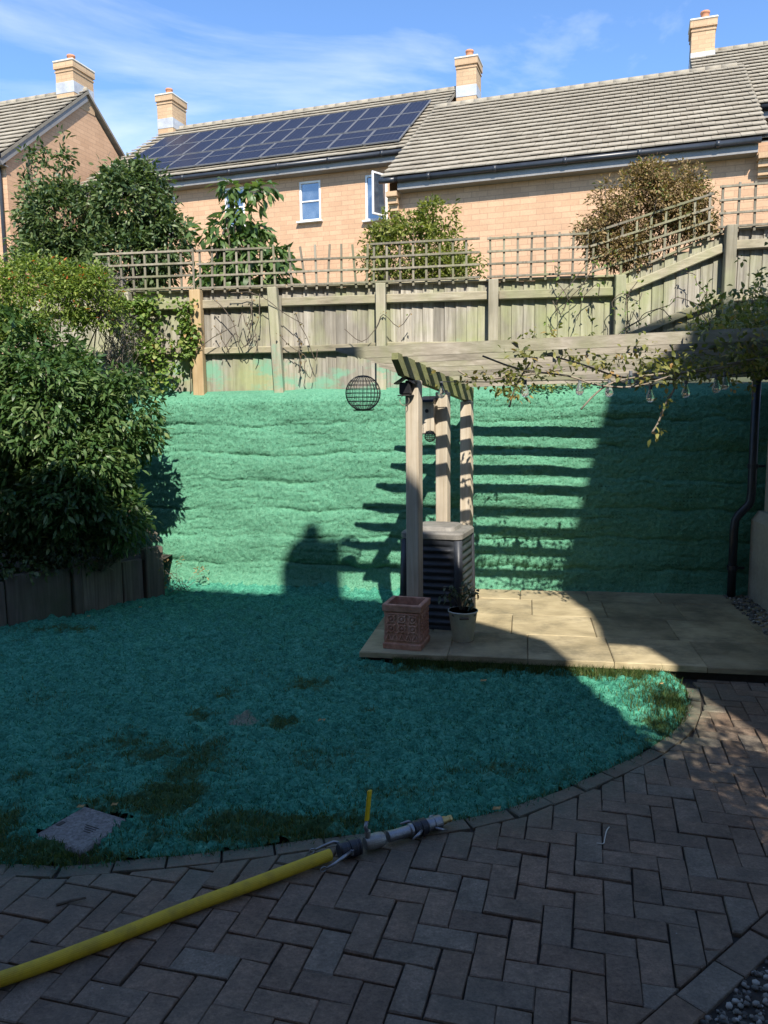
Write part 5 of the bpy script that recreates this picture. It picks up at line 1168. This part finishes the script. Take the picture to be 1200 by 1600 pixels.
climber('pergola_climber', 'yellowing climber tangled over the right half of the pergola', 'climbing plant', pts, 6, .07, .05, .024, M['vineleaf'], 141, paths, .0065, 'twig')
# sprig in the bucket
r = np.random.default_rng(16); sp_ = []; pts = []
for e in ((-.11, 0, .38), (-.14, .0, .33), (-.05, .02, .36), (.03, -.02, .33), (.09, .0, .37), (.02, .03, .42), (.07, -.03, .28)):
    a, b = kc + ZZ * .19, kc + Vector(e); sp_.append([a, a.lerp(b, .5) + Vector((0, 0, .05)), b]); pts += [tuple(b), tuple(a.lerp(b, .75) + Vector((0, 0, .03)))]
climber('pot_plant', 'spindly dark green plant growing in the cream bucket', 'plant', pts, 5, .035, .05, .025, M['potleaf'], 151, sp_, .003)
# garden tree out of frame on the right that dapples the bricks
shrub('young_tree', 'young leafy tree just outside the right edge dappling the brick paving', 'tree', (2.15, .75, 0), [(2.02, .75, 2.5, .46, .42, .66, 560), (2.2, .75, 3.5, .16, .12, .14, 26)], 8, .11, .05, .026, M['olive'], 161, 20, .022, None, 'crown', 'trunk', gap=.3, shell=.2)
# small weeds at the bed corner and the bin
shrub('weeds', 'straggly dry weeds at the foot of the bank by the bed corner', 'plant', (-2.0, 7.35, .05), [(-2.05, 7.3, .22, .16, .08, .14, 26), (-1.8, 7.45, .15, .12, .06, .08, 12)], 5, .05, .04, .014, M['brownleaf'], 171, 12, .003, None, barkm='twig')

# fallen leaves, each its own
LF = [(-1.335, 3.165, .03, 'on the far corner of the concrete cover'), (-1.19, 3.17, .035, 'beside the concrete cover'), (-2.55, 6.45, .03, 'on the lawn below the bed edging'), (-2.2, 6.75, .03, 'on the lawn near the bank foot'), (1.72, 4.63, .03, 'in the far right corner of the lawn'), (.62, 4.72, .03, 'on the lawn in front of the patio'), (.47, 3.12, .025, 'at the lawn edge near the nozzle'), (-.36, 4.1, .03, 'in the middle of the lawn')]
for i, (x, y, z, wh) in enumerate(LF):
    s_ = random.uniform(.014, .022); V = [(x + s_ * a, y + s_ * b, z + c) for a, b, c in ((-1, -.2, .0), (-.2, -.7, .006), (.8, -.3, .002), (1.1, .3, .01), (.2, .7, .004), (-.6, .5, .008))]
    tag(mk('fallen_leaf', V, [(0, 1, 2), (0, 2, 3), (0, 3, 4), (0, 4, 5)], M['deadleaf'], None, (x, y, z)), f'small dry yellow leaf lying {wh}', 'leaf', 'fallen leaves')
tag(mk('stick', *tube([(-1.17, 2.52, .008), (-1.12, 2.545, .009), (-1.08, 2.56, .008)], [.006, .006, .004], 6), M['bark'], None, (-1.12, 2.54, .008)), 'short dark stick lying on the bricks at the left', 'stick')
pts_ = [(.835, 2.88, .006), (.86, 2.875, .007), (.875, 2.91, .006), (.9, 2.97, .006), (.92, 3.0, .006)]
tag(mk('string_scrap', *tube(smooth([Vector(p) for p in pts_], 4), .0022, 5), M['cap'], None, (.87, 2.9, 0)), 'pale scrap of string lying on the bricks right of the nozzle', 'string')
